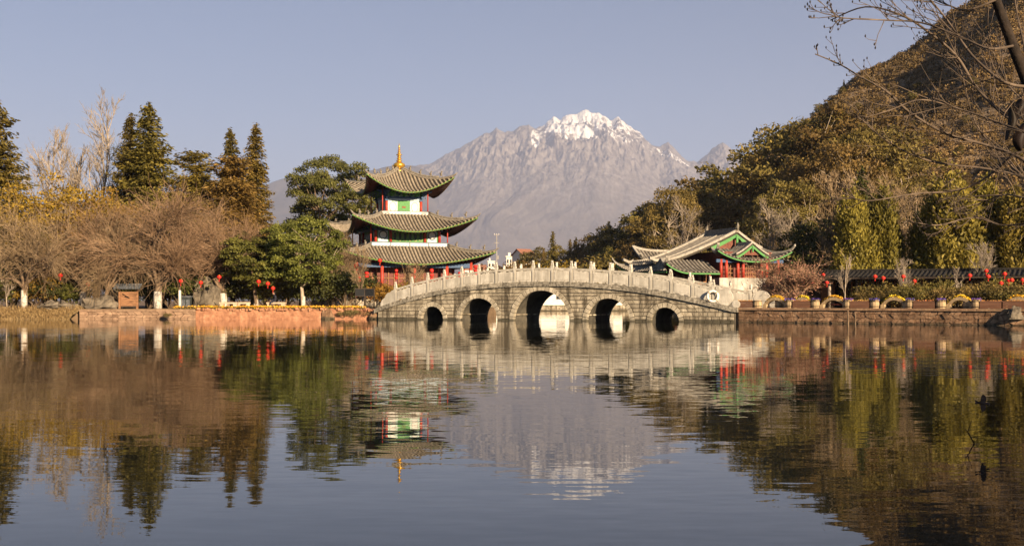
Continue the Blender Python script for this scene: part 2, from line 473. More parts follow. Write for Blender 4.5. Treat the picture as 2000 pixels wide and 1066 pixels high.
# calmer and livelier patches of the pond
mp = N.new('ShaderNodeMapping'); mp.inputs['Scale'].default_value = (.035, .09, 1); L.new(tc.outputs['Object'], mp.inputs['Vector'])
pz = N.new('ShaderNodeTexNoise'); pz.inputs['Scale'].default_value = 1; pz.inputs['Detail'].default_value = 2; L.new(mp.outputs[0], pz.inputs['Vector'])
pr = N.new('ShaderNodeMapRange'); pr.inputs['From Min'].default_value = .35; pr.inputs['From Max'].default_value = .65
pr.inputs['To Min'].default_value = .35; pr.inputs['To Max'].default_value = 1.15; L.new(pz.outputs['Fac'], pr.inputs['Value'])
s1 = N.new('ShaderNodeVectorMath'); L.new(l1, s1.inputs[0]); L.new(l2, s1.inputs[1])
s2 = N.new('ShaderNodeVectorMath'); L.new(s1.outputs[0], s2.inputs[0]); L.new(l3, s2.inputs[1])
sc_ = N.new('ShaderNodeVectorMath'); sc_.operation = 'SCALE'; L.new(s2.outputs[0], sc_.inputs[0]); L.new(pr.outputs[0], sc_.inputs['Scale'])
s3 = N.new('ShaderNodeVectorMath'); s3.inputs[1].default_value = (0, 0, 1); L.new(sc_.outputs[0], s3.inputs[0])
nn = N.new('ShaderNodeVectorMath'); nn.operation = 'NORMALIZE'; L.new(s3.outputs[0], nn.inputs[0])
L.new(nn.outputs[0], b.inputs['Normal'])
tag(MB().add([(-62, .5, 0), (40, .5, 0), (40, 174, 0), (-62, 174, 0)], [(0, 1, 2, 3)]).build('water', wm), kind='structure')

# haze: the air between here and the snow mountain
hm = bpy.data.materials.new('haze_air'); hm.use_nodes = True
N = hm.node_tree.nodes; L = hm.node_tree.links
for n in list(N): N.remove(n)
ho = N.new('ShaderNodeOutputMaterial'); pv = N.new('ShaderNodeVolumePrincipled')
pv.inputs['Color'].default_value = (.60, .69, .97, 1)
pv.inputs['Density'].default_value = HAZE_DENSITY
pv.inputs['Anisotropy'].default_value = 0.0
L.new(pv.outputs[0], ho.inputs['Volume'])
HB = 31000.0
tag(MB().box((0, HB / 2 - 400, 1698), (2 * HB, HB + 800, 3404)).build('haze', hm), kind='stuff', label='thin mauve morning haze in front of the mountain')

# ------------------------------------------------------------------ snow mountain and far hills
def mountain(name, prof, D0, D1, px0, px1, nx, ny, fr, amp, mat_, seed, backdrop=2500, jagpx=0.0):
    pxs = np.linspace(px0, px1, nx)
    H = np.interp(pxs, [p[0] for p in prof], [p[1] for p in prof])
    Hz = (HZ - H) / F * D1
    v = np.concatenate([np.linspace(0, 1, ny), 1 + np.linspace(0.08, 1, 10)])
    V, I = np.meshgrid(v, np.arange(nx), indexing='ij')
    D = np.where(V <= 1, D0 + (D1 - D0) * V, D1 + (V - 1) * backdrop)
    Xw = (pxs[I] - 1000) / F * D1 * (0.55 + 0.45 * D / D1)
    jag = (ridged(pxs / 26.0 + seed, pxs * 0 + .3, 4) - .2) * jagpx / F * D1 * np.clip((Hz / Hz.max() - .55) * 2.6, 0, 1)
    Hz = Hz + jag
    hz = Hz[I]
    # the crest line softens into broad shoulders lower down
    k = 41
    pad = np.pad(Hz, k, mode='edge')
    soft = np.convolve(pad, np.hanning(2 * k + 1) / np.hanning(2 * k + 1).sum(), mode='same')[k:-k]
    Vc = np.clip(V, 0, 1)
    base = (soft[I] * (1 - Vc ** 3) + hz * Vc ** 3) * Vc ** 1.25
    wx = Xw / fr + seed; wy = D / fr
    warp = fbm(wx * .7, wy * .7, 3) * .45
    g1 = ridged(wx * 1.0 + warp, wy * .42 + warp * .4, 6)
    g2 = ridged(wx * 3.1 + warp * 1.5, wy * 1.1, 5)
    g3 = ridged(wx * 8.3 - warp * 2, wy * 2.6 + warp, 4)
    hi_ = np.clip((base / hz.max() - .45) * 3.2, 0.12, 1)
    carve = amp * (0.62 * (0.55 - g1 * .9) + .62 * (0.5 - g2) * hi_ + .42 * (.45 - g3) * hi_)
    env = np.clip(Vc * 3.0, 0, 1) * np.clip((1.0 - Vc) * 5 + .14, 0, 1)
    z = base - carve * env * (0.12 + .88 * Vc ** 1.4) * hz.max()
    back = np.clip(V - 1, 0, 1)
    z = np.where(V > 1, hz * (1 - back) ** 1.2 - 30, z)
    z = np.maximum(z, LAND - 6)
    verts = np.stack([Xw, D, z], -1).reshape(-1, 3)
    nyy = len(v)
    a = (np.arange(nyy - 1)[:, None] * nx + np.arange(nx - 1)[None, :]).ravel()
    faces = np.stack([a, a + 1, a + nx + 1, a + nx], 1)
    return tag(link(name, np_mesh(name, verts, faces, mat_, smooth=False)), kind='structure')

mprof = [(520, 420), (640, 380), (720, 345), (780, 330), (839.6, 322), (866, 309), (909, 287.5), (945, 266), (958, 262.7), (970, 254.5), (985, 261), (998, 261), (1011, 254.5), (1033, 244.6), (1046, 253),
         (1064, 246), (1080.5, 231), (1094, 238), (1104, 228), (1123, 225), (1145, 218), (1156, 223), (1170, 225), (1183, 233), (1194, 240), (1208, 233), (1219, 240), (1229, 249.5), (1249, 263), (1262, 279),
         (1275, 286), (1288, 291), (1305, 281), (1316, 291), (1328, 306), (1341, 315.5), (1361, 320), (1374, 309), (1394, 292), (1411, 281), (1424, 291), (1432, 299), (1480, 330), (1600, 400), (1750, 470)]
MD = 18000.0
mm = bpy.data.materials.new('mountain_rock'); mm.use_nodes = True
N = mm.node_tree.nodes; L = mm.node_tree.links
b = N['Principled BSDF']; b.inputs['Roughness'].default_value = .95; b.inputs['Specular IOR Level'].default_value = .1
tc = N.new('ShaderNodeTexCoord'); sx = N.new('ShaderNodeSeparateXYZ'); L.new(tc.outputs['Object'], sx.inputs[0])
ge = N.new('ShaderNodeNewGeometry'); sn = N.new('ShaderNodeSeparateXYZ'); L.new(ge.outputs['Normal'], sn.inputs[0])
nz = N.new('ShaderNodeTexNoise'); nz.inputs['Scale'].default_value = .0022; nz.inputs['Detail'].default_value = 8; nz.inputs['Roughness'].default_value = .65; L.new(tc.outputs['Object'], nz.inputs['Vector'])
nzs = N.new('ShaderNodeTexNoise'); nzs.inputs['Scale'].default_value = .009; nzs.inputs['Detail'].default_value = 6; nzs.inputs['Roughness'].default_value = .7
mps = N.new('ShaderNodeMapping'); mps.inputs['Scale'].default_value = (1, 1, .25); L.new(tc.outputs['Object'], mps.inputs['Vector']); L.new(mps.outputs[0], nzs.inputs['Vector'])
def mth(op, a, b_=None, c=None, clamp=False):
    m = N.new('ShaderNodeMath'); m.operation = op; m.use_clamp = clamp
    for i, q in enumerate((a, b_, c)):
        if q is None: continue
        if isinstance(q, (int, float)): m.inputs[i].default_value = q
        else: L.new(q, m.inputs[i])
    return m.outputs[0]
def mrange(v, f0, f1, t0=0, t1=1):
    m = N.new('ShaderNodeMapRange'); m.inputs['From Min'].default_value = f0; m.inputs['From Max'].default_value = f1
    m.inputs['To Min'].default_value = t0; m.inputs['To Max'].default_value = t1
    L.new(v, m.inputs['Value']); return m.outputs[0]
def mixc(fac, a, b_):
    m = N.new('ShaderNodeMix'); m.data_type = 'RGBA'
    L.new(fac, m.inputs[0])
    for i, q in ((6, a), (7, b_)):
        if isinstance(q, tuple): m.inputs[i].default_value = rgb(q)
        else: L.new(q, m.inputs[i])
    return m.outputs[2]
zz = sx.outputs['Z']
# forest low down painted hazy pale, scree and rock above, snow on the ledges near the top
tree_line = mth('ADD', zz, mth('MULTIPLY', mth('SUBTRACT', nz.outputs['Fac'], .5), 1700.0))
rockf = mrange(tree_line, 1000, 1750)
rock = mixc(mrange(nzs.outputs['Fac'], .38, .62), (.15, .128, .112), (.33, .295, .262))
wood = mixc(mrange(nz.outputs['Fac'], .4, .66), (.18, .156, .135), (.26, .225, .19))  # lower slope colour lightened to carry haze the air volume lacks
c = mixc(rockf, wood, rock)
snow_h = mth('ADD', zz, mth('MULTIPLY', mth('SUBTRACT', nzs.outputs['Fac'], .5), 2600.0))
snowf = mth('MULTIPLY', mrange(snow_h, 2500, 2680), mrange(sn.outputs['Z'], .32, .5))
snowf = mth('MULTIPLY', snowf, mth('MULTIPLY', mrange(sx.outputs['X'], 330, 480), mrange(sx.outputs['X'], 2150, 1950)))
# the snowfield below the summit
def ell(px, py, rx, ry, tilt):
    DS = 17600.0; cx = (px - 1000) / F * DS; cz = (HZ - py) / F * DS; k = DS / F
    dx = mth('MULTIPLY', mth('SUBTRACT', sx.outputs['X'], cx), 1 / (rx * k))
    dz0 = mth('SUBTRACT', mth('SUBTRACT', zz, cz), mth('MULTIPLY', mth('SUBTRACT', sx.outputs['X'], cx), tilt))
    dz = mth('MULTIPLY', dz0, 1 / (ry * k))
    e = mth('ADD', mth('MULTIPLY', dx, dx), mth('MULTIPLY', dz, dz))
    return mrange(mth('ADD', e, mth('MULTIPLY', mth('SUBTRACT', nzs.outputs['Fac'], .5), 1.5)), 1.1, .9)
snowf = mth('MAXIMUM', snowf, ell(1098, 256, 31, 12, -.15))
snowf = mth('MAXIMUM', snowf, ell(1137, 264, 20, 15, -.3))
snowf = mth('MAXIMUM', snowf, ell(1125, 232, 30, 7, 0))
snowf = mth('MAXIMUM', snowf, mth('MULTIPLY', ell(1205, 258, 42, 26, -.3), mrange(nzs.outputs['Fac'], .5, .56)))
snowf = mth('MAXIMUM', snowf, mth('MULTIPLY', ell(1310, 308, 38, 9, -.5), mrange(nzs.outputs['Fac'], .48, .54)))
snowf = mth('MAXIMUM', snowf, mth('MULTIPLY', ell(1045, 275, 9, 26, 0), mrange(nzs.outputs['Fac'], .44, .5)))
c = mixc(snowf, c, (.9, .88, .85))
L.new(c, b.inputs['Base Color'])
mountain('mountain', mprof, 11500, MD, 540, 1640, 900, 300, 1500, .18, mm, 4.0, jagpx=5)

hprof = [(-400, 430), (0, 405), (200, 392), (330, 379), (420, 384), (480, 378), (520, 362), (545, 352), (575, 347), (620, 352), (680, 345), (720, 334), (760, 325), (800, 324), (825, 329), (845, 342), (870, 375), (910, 440), (950, 560)]
M_FARHILL = mat('far_hill', (.05, .05, .04), (.15, .125, .095), .0016, .95, detail=6)
mountain('far_hills', hprof, 10500, 16500, -500, 1000, 220, 60, 1300, .10, M_FARHILL, 11.0)

# ------------------------------------------------------------------ the wooded hill on the right
HC = (182.0, 330.0); HTOP = 124.5; HK = 0.775
def hill_z(x, y):
    x = np.asarray(x, float); y = np.asarray(y, float)
    d = np.hypot(x - HC[0], y - HC[1])
    z = HTOP - HK * np.sqrt(d * d + 120)
    ang = np.arctan2(y - HC[1], x - HC[0])
    z = z + fbm(x / 42, y / 42, 4) * 9 * np.clip(d / 60, 0, 1) + ridged(ang * 5.0 + x * 0.004, d / 160.0, 3) * 2.0
    return np.maximum(z, LAND - 3)
gx = np.arange(-40, 400, 3.2); gy = np.arange(140, 520, 3.2)
GX, GY = np.meshgrid(gx, gy)
hv = np.stack([GX, GY, hill_z(GX, GY)], -1).reshape(-1, 3)
nx = len(gx); a = (np.arange(len(gy) - 1)[:, None] * nx + np.arange(nx - 1)[None, :]).ravel()
M_HILL = mat('hill_ground', (.13, .09, .055), (.27, .195, .12), .16, .95, .15, .5, c3=(.34, .26, .17))
tag(link('hill', np_mesh('hill', hv, np.stack([a, a + 1, a + nx + 1, a + nx], 1), M_HILL, smooth=True)), kind='structure')

# ------------------------------------------------------------------ plants: meshes
def unit(a):
    return a / np.maximum(np.linalg.norm(a, axis=1, keepdims=True), 1e-9)

def leaf_quads(Pt, U, Nn, Ln, Wd):
    """rhombic leaves: centre, long axis, facing, length, width"""
    U = unit(U); V = unit(np.cross(Nn, U))
    Ln = np.broadcast_to(np.asarray(Ln, float), (len(Pt),))[:, None]; Wd = np.broadcast_to(np.asarray(Wd, float), (len(Pt),))[:, None]
    v = np.stack([Pt - U * Ln / 2, Pt + V * Wd / 2, Pt + U * Ln / 2, Pt - V * Wd / 2], 1).reshape(-1, 3)
    f = np.arange(len(v)).reshape(-1, 4)
    return v, f

def seg_mesh(name, segs, mat_, sides=3):
    s = np.asarray(segs, float)
    p0, p1, r0, r1 = s[:, 0:3], s[:, 3:6], s[:, 6:7], s[:, 7:8]
    d = unit(p1 - p0)
    a = np.where(np.abs(d[:, 2:3]) < .9, np.array([[0, 0, 1.0]]), np.array([[1.0, 0, 0]]))
    u = unit(np.cross(d, a)); w = np.cross(d, u)
    vs_ = []
    for pp, rr in ((p0, r0), (p1, r1)):
        for k in range(sides):
            t = 2 * math.pi * k / sides
            vs_.append(pp + (u * math.cos(t) + w * math.sin(t)) * rr)
    v = np.stack(vs_, 1).reshape(-1, 3)
    b = (np.arange(len(s)) * 2 * sides)[:, None]
    f = np.concatenate([b + np.array([[k, (k + 1) % sides, sides + (k + 1) % sides, sides + k]]) for k in range(sides)], 0)
    return np_mesh(name, v, f, mat_, smooth=sides > 4)

def rv(g, n):
    return unit(g.normal(size=(n, 3)))

def branch(segs, p, d, length, r0, r1, n, rnd, wander=.15, trop=0.0, droop=0.0):
    """a wandering tapered branch; returns its points and directions"""
    pts = [(p.copy(), d.copy(), 0.0)]
    st = length / n
    for i in range(n):
        t = (i + 1) / n
        d = d + Vector((rnd.gauss(0, wander), rnd.gauss(0, wander), rnd.gauss(0, wander))) + Vector((0, 0, trop - droop * t))
        d.normalize()
        q = p + d * st
        ra = r0 + (r1 - r0) * i / n; rb = r0 + (r1 - r0) * t
        segs.append((p.x, p.y, p.z, q.x, q.y, q.z, ra, rb))
        p = q
        pts.append((p.copy(), d.copy(), t))
    return pts

def along(pts, t):
    f = t * (len(pts) - 1); i = min(int(f), len(pts) - 2); a = f - i
    return pts[i][0].lerp(pts[i + 1][0], a), pts[i][1].lerp(pts[i + 1][1], a).normalized()

def side_dir(d, ang, rnd, up=0.0):
    a = Vector((rnd.gauss(0, 1), rnd.gauss(0, 1), rnd.gauss(0, 1)))
    s = (a - d * a.dot(d)).normalized()
    q = d * math.cos(ang) + s * math.sin(ang) + Vector((0, 0, up))
    return q.normalized()

PROTO = {}
def proto(name, h, trunk, crown, kind, base=None):
    PROTO[name] = dict(h=h, trunk=trunk, crown=crown, kind=kind)

def make_spruce(name, h, rb, seed, lm, density=1.0, droop=.35, ragged=.35, top=.7, start=.08):
    g = np.random.default_rng(seed); rnd = random.Random(seed)
    segs = []
    tp = branch(segs, Vector((0, 0, 0)), Vector((0, 0, 1)), h, .012 * h + .08, .02, 10, rnd, .012)
    tr = seg_mesh(name + '_trunk', segs, M_BARK, 7)
    C = []; U = []; Nr = []; Ls = []; Ws = []
    nl = int(h * 4.6)
    for i in range(nl):
        t = start + (1 - start) * (i + rnd.random()) / nl
        q, _ = along(tp, min(t, .999))
        k = 9 if t < .8 else 6
        prof = rb * ((1 - t) ** top) * (1.0 if t > .22 else .72 + .28 * t / .22) + .12
        for j in range(k):
            an = rnd.random() * 2 * math.pi
            ln = prof * (1 - ragged * rnd.random()) * (1.0 + (.25 if rnd.random() < .08 else 0))
            n = max(5, int(ln * 22 * density))
            s = (np.arange(n) + g.random(n)) / n
            dirx, diry = math.cos(an), math.sin(an)
            zoff = (-droop * s ** 1.3 + .18 * s ** 3 + (.25 if t > .85 else 0) * s) * ln
            lat = g.normal(size=n) * (.10 + .22 * (1 - np.abs(s - .5))) * (.35 + .25 * ln)
            c = np.stack([q.x + dirx * s * ln - diry * lat, q.y + diry * s * ln + dirx * lat, q.z + zoff + g.normal(size=n) * .11], 1)
            u = np.stack([dirx - diry * np.sign(lat) * .8 + g.normal(size=n) * .3, diry + dirx * np.sign(lat) * .8 + g.normal(size=n) * .3, -.45 + g.normal(size=n) * .35], 1)
            C.append(c); U.append(u); Nr.append(rv(g, n) * .7 + np.array([[0, 0, .8]])); Ls.append(g.uniform(.22, .42, n)); Ws.append(g.uniform(.09, .19, n))
    v, f = leaf_quads(np.concatenate(C), np.concatenate(U), np.concatenate(Nr), np.concatenate(Ls), np.concatenate(Ws))
    proto(name, h, tr, np_mesh(name + '_crown', v, f, lm), 'spruce')

def clump_leaves(g, cen, rad, n, ll, lw, flat=.75, inner=.25, updir=.35):
    """leaves spread through one clump, thickest near its skin"""
    d = rv(g, n)
    d[:, 2] = np.where(d[:, 2] < -.35, -d[:, 2] * .6, d[:, 2])
    rr = rad * (inner + (1 - inner) * g.random(n) ** .45)
    c = cen + d * rr[:, None] * np.array([[1, 1, flat]])
    u = rv(g, n) + d * .3
    nr = d * .9 + rv(g, n) * .75 + np.array([[0, 0, updir]])
    return c, u, nr, g.uniform(ll * .7, ll * 1.3, n), g.uniform(lw * .7, lw * 1.3, n)

def make_broad(name, h, rx, trunk_h, seed, lm, nclump=60, leaves=130, crad=(.55, 1.15), ll=.26, lw=.13, ry=None, bark=None, lobes=None, base_z=None, shell=.5, tr_r=.2, limbs=7):
    """trunk, limbs reaching into each clump, and leaf clumps over the crown's volume"""
    g = np.random.default_rng(seed); rnd = random.Random(seed)
    ry = ry or rx
    bark = bark or M_BARK
    cz0 = base_z if base_z is not None else trunk_h * .85
    cc = (h + cz0) / 2; ch = (h - cz0) / 2
    segs = []
    tp = branch(segs, Vector((0, 0, 0)), Vector((0, 0, 1)), trunk_h + ch * .4, tr_r, tr_r * .55, 7, rnd, .05)
    cens = []
    tries = 0
    while len(cens) < nclump and tries < nclump * 60:
        tries += 1
        d = rv(g, 1)[0]; r = shell + (1 - shell) * rnd.random() ** .5
        lob = 1.0
        if lobes: lob = 1 - .28 * (0.5 + .5 * math.sin(lobes * math.atan2(d[1], d[0]) + seed + 3 * d[2]))
        p = np.array([d[0] * rx * r * lob, d[1] * ry * r * lob, cc + d[2] * ch * r * (lob if d[2] > 0 else .85)])
        cr = rnd.uniform(*crad)
        if all(np.linalg.norm(p - q[0]) > (cr + q[1]) * .52 for q in cens):
            cens.append((p, cr))
    mains = []
    for k in range(limbs):
        t = rnd.uniform(.45, 1.0); q, dd = along(tp, t)
        an = 2 * math.pi * (k + rnd.random() * .6) / limbs
        d = Vector((math.cos(an) * .8, math.sin(an) * .8, .75)).normalized()
        mains.append(branch(segs, q, d, (rx * .6 + ch * .3), tr_r * .5, tr_r * .22, 5, rnd, .14, .03))
    O = []
    for p, cr in cens:
        tgt = Vector(p)
        best = min(((along(m, tt)[0] - tgt).length, m, tt) for m in mains for tt in (.3, .6, .95))
        q, _ = along(best[1], best[2])
        mid = q.lerp(tgt, .5) + Vector((rnd.gauss(0, .12), rnd.gauss(0, .12), -.12 * (tgt - q).length))
        segs.append((*q, *mid, tr_r * .16, tr_r * .11)); segs.append((*mid, *tgt, tr_r * .11, tr_r * .05))
        n = int(leaves * (cr / crad[1]) ** 2)
        O.append(clump_leaves(g, p[None, :], cr, n, ll, lw))
    v, f = leaf_quads(*[np.concatenate([o[i] for o in O]) for i in range(5)])
    proto(name, h, seg_mesh(name + '_trunk', segs, bark, 6), np_mesh(name + '_crown', v, f, lm), 'broad')

def make_cypress(name, h, rx, seed, lm, n=9000, lobes=16):
    """dense upright cypress made of flame-like lobes"""
    g = np.random.default_rng(seed); rnd = random.Random(seed)
    segs = []
    branch(segs, Vector((0, 0, 0)), Vector((0, 0, 1)), h * .9, .16, .03, 8, rnd, .02)
    C = []; U = []; Nr = []
    for k in range(lobes):
        an = rnd.random() * 2 * math.pi; t = rnd.random()
        zc = h * (.12 + .62 * t); rr = rx * (.15 + .6 * rnd.random()) * (1 - .65 * t)
        cx, cy = math.cos(an) * rr, math.sin(an) * rr
        lh = h * rnd.uniform(.12, .24); lr = rx * rnd.uniform(.28, .46) * (1 - .35 * t)
        if k == 0: cx = cy = 0; zc = h * .8; lh = h * .2; lr = rx * .34
        m = int(n / lobes * rnd.uniform(.6, 1.4))
        d = rv(g, m); s = g.random(m) ** .4
        taper = np.clip(1.1 - .5 * (d[:, 2] * s + 1) * .6, .25, 1)
        c = np.stack([cx + d[:, 0] * lr * s * taper, cy + d[:, 1] * lr * s * taper, zc + d[:, 2] * lh * s], 1)
        out = np.where(g.random(m) < .12, g.uniform(1.1, 1.5, m), 1.0)[:, None]
        c = (c - np.array([[cx, cy, zc]])) * out + np.array([[cx, cy, zc]]) + g.normal(size=c.shape) * .13
        C.append(c); U.append(np.stack([d[:, 0] * .5, d[:, 1] * .5, np.full(m, 1.0)], 1) + g.normal(size=(m, 3)) * .35)
        Nr.append(d * np.array([[1, 1, .3]]) + rv(g, m) * .6)
    C = np.concatenate(C); U = np.concatenate(U); Nr = np.concatenate(Nr); m = len(C)
    v, f = leaf_quads(C, U, Nr, g.uniform(.18, .4, m), g.uniform(.08, .17, m))
    proto(name, h, seg_mesh(name + '_trunk', segs, M_BARK, 6), np_mesh(name + '_crown', v, f, lm), 'cypress')

def make_bare(name, h, seed, bark, tw, spread=.65, n1=20, n2=8, n3=5, trunk_frac=.9, l1=.42, tr_r=.17, start=.25, buds=None, twr=.013, up=.06):
    rnd = random.Random(seed)
    segs = []; tws = []
    tp = branch(segs, Vector((0, 0, 0)), Vector((0, 0, 1)), h * trunk_frac, tr_r, .03, 12, rnd, .035, .02)
    for i in range(n1):
        t = start + (1 - start) * (i + rnd.random() * .8) / n1
        q, d = along(tp, min(t, .995))
        ln = h * l1 * (1.05 - .72 * t) * rnd.uniform(.7, 1.15)
        b1 = branch(segs, q, side_dir(d, spread * rnd.uniform(.7, 1.2), rnd, .1), ln, tr_r * .38 * (1.1 - .6 * t), .018, 6, rnd, .09, up)
        for j in range(n2):
            q2, d2 = along(b1, rnd.uniform(.2, 1))
            b2 = branch(tws, q2, side_dir(d2, rnd.uniform(.4, .8), rnd, .1), ln * rnd.uniform(.22, .5), .024, .012, 4, rnd, .12, up * .7)
            for k in range(n3):
                q3, d3 = along(b2, rnd.uniform(.15, 1))
                branch(tws, q3, side_dir(d3, rnd.uniform(.35, .8), rnd, .1), ln * rnd.uniform(.1, .24), twr, twr * .55, 2, rnd, .12, .02)
    proto(name, h, seg_mesh(name + '_trunk', segs, bark, 6), seg_mesh(name + '_crown', tws, tw, 3), 'bare')

def make_willow(name, h, rx, seed, bark, tw, limbs=7, subs=13, twigs=13, trunk_h=2.2, droop=.10, tr_r=.28, twl=1.7, twr=.017, lean=.0, buds=None, whitewash=True, fan=.85):
    """low spreading winter tree, a haze of long thin twigs"""
    rnd = random.Random(seed); g = np.random.default_rng(seed)
    segs = []; tws = []
    tp = branch(segs, Vector((0, 0, 0)), Vector((lean, 0, 1)).normalized(), trunk_h, tr_r, tr_r * .75, 5, rnd, .05)
    ends = []
    for i in range(limbs):
        q, d = along(tp, rnd.uniform(.6, 1))
        an = 2 * math.pi * (i + rnd.random() * .7) / limbs
        fa = fan * rnd.uniform(.55, 1.35)
        d = Vector((math.cos(an) * fa, math.sin(an) * fa, .95)).normalized()
        ln = math.hypot(rx * .62, (h - trunk_h) * .62) * rnd.choice([.55, .8, .95, 1.1, 1.25])
        b1 = branch(segs, q, d, ln, tr_r * .5, .035, 8, rnd, .17, .015)
        for j in range(subs):
            q2, d2 = along(b1, rnd.uniform(.3, 1))
            b2 = branch(segs, q2, side_dir(d2, rnd.uniform(.4, 1.0), rnd, .12), ln * rnd.uniform(.2, .6), .03, .016, 5, rnd, .2, 0, .07)
            for k in range(twigs):
                q3, d3 = along(b2, rnd.uniform(.1, 1))
                b3 = branch(tws, q3, side_dir(d3, rnd.uniform(.35, 1.0), rnd, .1), twl * rnd.uniform(.35, 1.25), twr, twr * .5, 5, rnd, .16, .03, droop * 1.7)
                ends.append(b3)
    me = seg_mesh(name + '_crown', tws, tw, 3)
    if buds:
        C = np.array([along(e, rnd.uniform(.1, 1))[0] for e in ends for _ in range(buds[1])]); m = len(C)
        v, f = leaf_quads(C, rv(g, m), rv(g, m), g.uniform(.06, .13, m), g.uniform(.05, .1, m))
        bm_ = np_mesh(name + '_buds', v, f, buds[0])
        proto(name, h, seg_mesh(name + '_trunk', segs, bark, 6), me, 'willow'); PROTO[name]['extra'] = ('buds', bm_)
    else:
        proto(name, h, seg_mesh(name + '_trunk', segs, bark, 6), me, 'willow')

def make_shrub(name, h, r, seed, lm, n=1600, ll=.16, lw=.08, cl=12):
    g = np.random.default_rng(seed); rnd = random.Random(seed)
    O = []; segs = []
    for k in range(cl):
        an = rnd.random() * 6.283; rr = r * .75 * math.sqrt(rnd.random())
        cr = rnd.uniform(.28, .48) * h
        c = np.array([[math.cos(an) * rr, math.sin(an) * rr, rnd.uniform(.3, .72) * h]])
        O.append(clump_leaves(g, c, cr, n // cl, ll, lw, flat=.9))
        segs.append((0, 0, 0, *c[0], .03, .012))
    v, f = leaf_quads(*[np.concatenate([o[i] for o in O]) for i in range(5)])
    v[:, 2] = np.maximum(v[:, 2], .01)
    proto(name, h, seg_mesh(name + '_stems', segs, M_BARK, 4), np_mesh(name + '_leaves', v, f, lm), 'shrub')

make_spruce('spruce_a', 18, 3.9, 1, LF_SPRUCE, droop=.12, ragged=.55, density=1.2, top=.62)
make_spruce('spruce_b', 18, 3.2, 2, LF_SPRUCE, droop=.4, density=1.2, ragged=.4, top=.62)
make_spruce('spruce_c', 10, 2.1, 3, LF_SPRUCE, droop=.3, ragged=.45, density=.8)
make_spruce('cedar', 16, 4.4, 4, LF_SPRUCE, droop=.2, ragged=.5, top=.55, density=1.1)
make_spruce('rusty', 15, 4.6, 5, LF_RUSTY, droop=.1, ragged=.5, top=.42, density=1.1)
make_broad('camphor', 8.2, 3.9, 2.6, 11, LF_CAMPHOR, nclump=120, leaves=480, crad=(.5, .95), ll=.21, lw=.11, lobes=3, base_z=1.5, bark=M_BARKP)
make_broad('camphor_b', 7.6, 3.4, 2.4, 12, LF_CAMPHOR, nclump=100, leaves=460, crad=(.5, .9), ll=.21, lw=.11, lobes=2, base_z=1.6)
make_broad('billow', 15.5, 4.8, 6.5, 13, LF_BILLOW, nclump=80, leaves=760, crad=(.7, 1.35), ll=.23, lw=.12, lobes=3, base_z=5.5, shell=.45, tr_r=.32, limbs=9)
make_broad('gum', 13, 4.6, 4.5, 14, LF_OLIVE, nclump=50, leaves=420, crad=(.9, 1.6), ll=.27, lw=.14, lobes=3, base_z=4, shell=.5, tr_r=.26, bark=M_BARKP, limbs=8)
make_broad('round', 8, 3.2, 2.4, 15, LF_OLIVE, nclump=42, leaves=270, crad=(.7, 1.2), ll=.26, lw=.14, base_z=1.4, lobes=2, limbs=6)
make_broad('round_b', 8.5, 2.9, 2.2, 16, LF_SPRUCE, nclump=42, leaves=270, crad=(.6, 1.1), ll=.26, lw=.13, base_z=1.0, lobes=2, limbs=6)
make_broad('darkround', 7.5, 3.2, 2.0, 17, LF_DARK, nclump=48, leaves=140, crad=(.6, 1.1), ll=.3, lw=.16, base_z=.6, limbs=6)
make_broad('yellow', 9, 4.2, 3.2, 18, LF_YELLOW, nclump=100, leaves=150, crad=(.5, 1.0), ll=.19, lw=.11, base_z=2.6, lobes=3, limbs=9, shell=.3)
make_cypress('cypress_a', 10.5, 2.3, 21, LF_CYPRESS, 15000, 34)
make_cypress('cypress_b', 10, 2.7, 22, LF_CYPRESS, 15000, 38)
make_bare('bare_tall', 15, 31, M_BARKP, M_TWIGP, spread=.62, n1=26, n2=9, n3=6, start=.22, twr=.015)
make_bare('bare_b', 12, 32, M_BARKP, M_TWIGP, spread=.7, n1=18, n2=8, n3=6, twr=.014)
make_bare('bare_brown', 10, 33, M_BARK, M_TWIG, spread=.8, n1=18, n2=10, n3=8, trunk_frac=.75, l1=.55, start=.2, twr=.016)
make_bare('bare_small', 5, 34, M_BARKP, M_TWIGP, spread=.7, n1=12, n2=6, n3=4, tr_r=.07, twr=.012)
make_willow('willow_a', 8.4, 4.8, 41, M_BARK, M_TWIG, limbs=8, subs=18, twigs=20, twl=2.1, twr=.014)
make_willow('willow_b', 8.0, 4.3, 42, M_BARK, M_TWIGR, limbs=8, subs=17, twigs=20, twl=1.9, droop=.07, twr=.014)
make_willow('willow_c', 8.2, 4.6, 47, M_BARK, M_TWIG, limbs=7, subs=19, twigs=20, twl=2.3, droop=.14, fan=1.0, twr=.014)
make_willow('willow_d', 7.6, 4.4, 52, M_BARK, M_TWIGR, limbs=9, subs=15, twigs=18, twr=.014, twl=1.7, droop=.05, fan=.7)
make_willow('plum', 4.6, 3.6, 43, M_BARK, M_TWIGR, limbs=7, subs=14, twigs=14, trunk_h=1.0, twl=1.0, droop=.0, tr_r=.14, twr=.013, buds=(LF_BUD, 4), fan=1.15)
make_shrub('shrub', 1.6, 1.3, 51, LF_HEDGE, 1800)
make_shrub('shrub_green', 2.4, 1.5, 52, LF_CAMPHOR, 2200, .2, .1)
make_shrub('shrub_yellow', 2.2, 1.6, 53, LF_YELLOW, 2200, .17, .09)
make_shrub('shrub_dark', 3.0, 1.9, 54, LF_DARK, 2400, .22, .11)

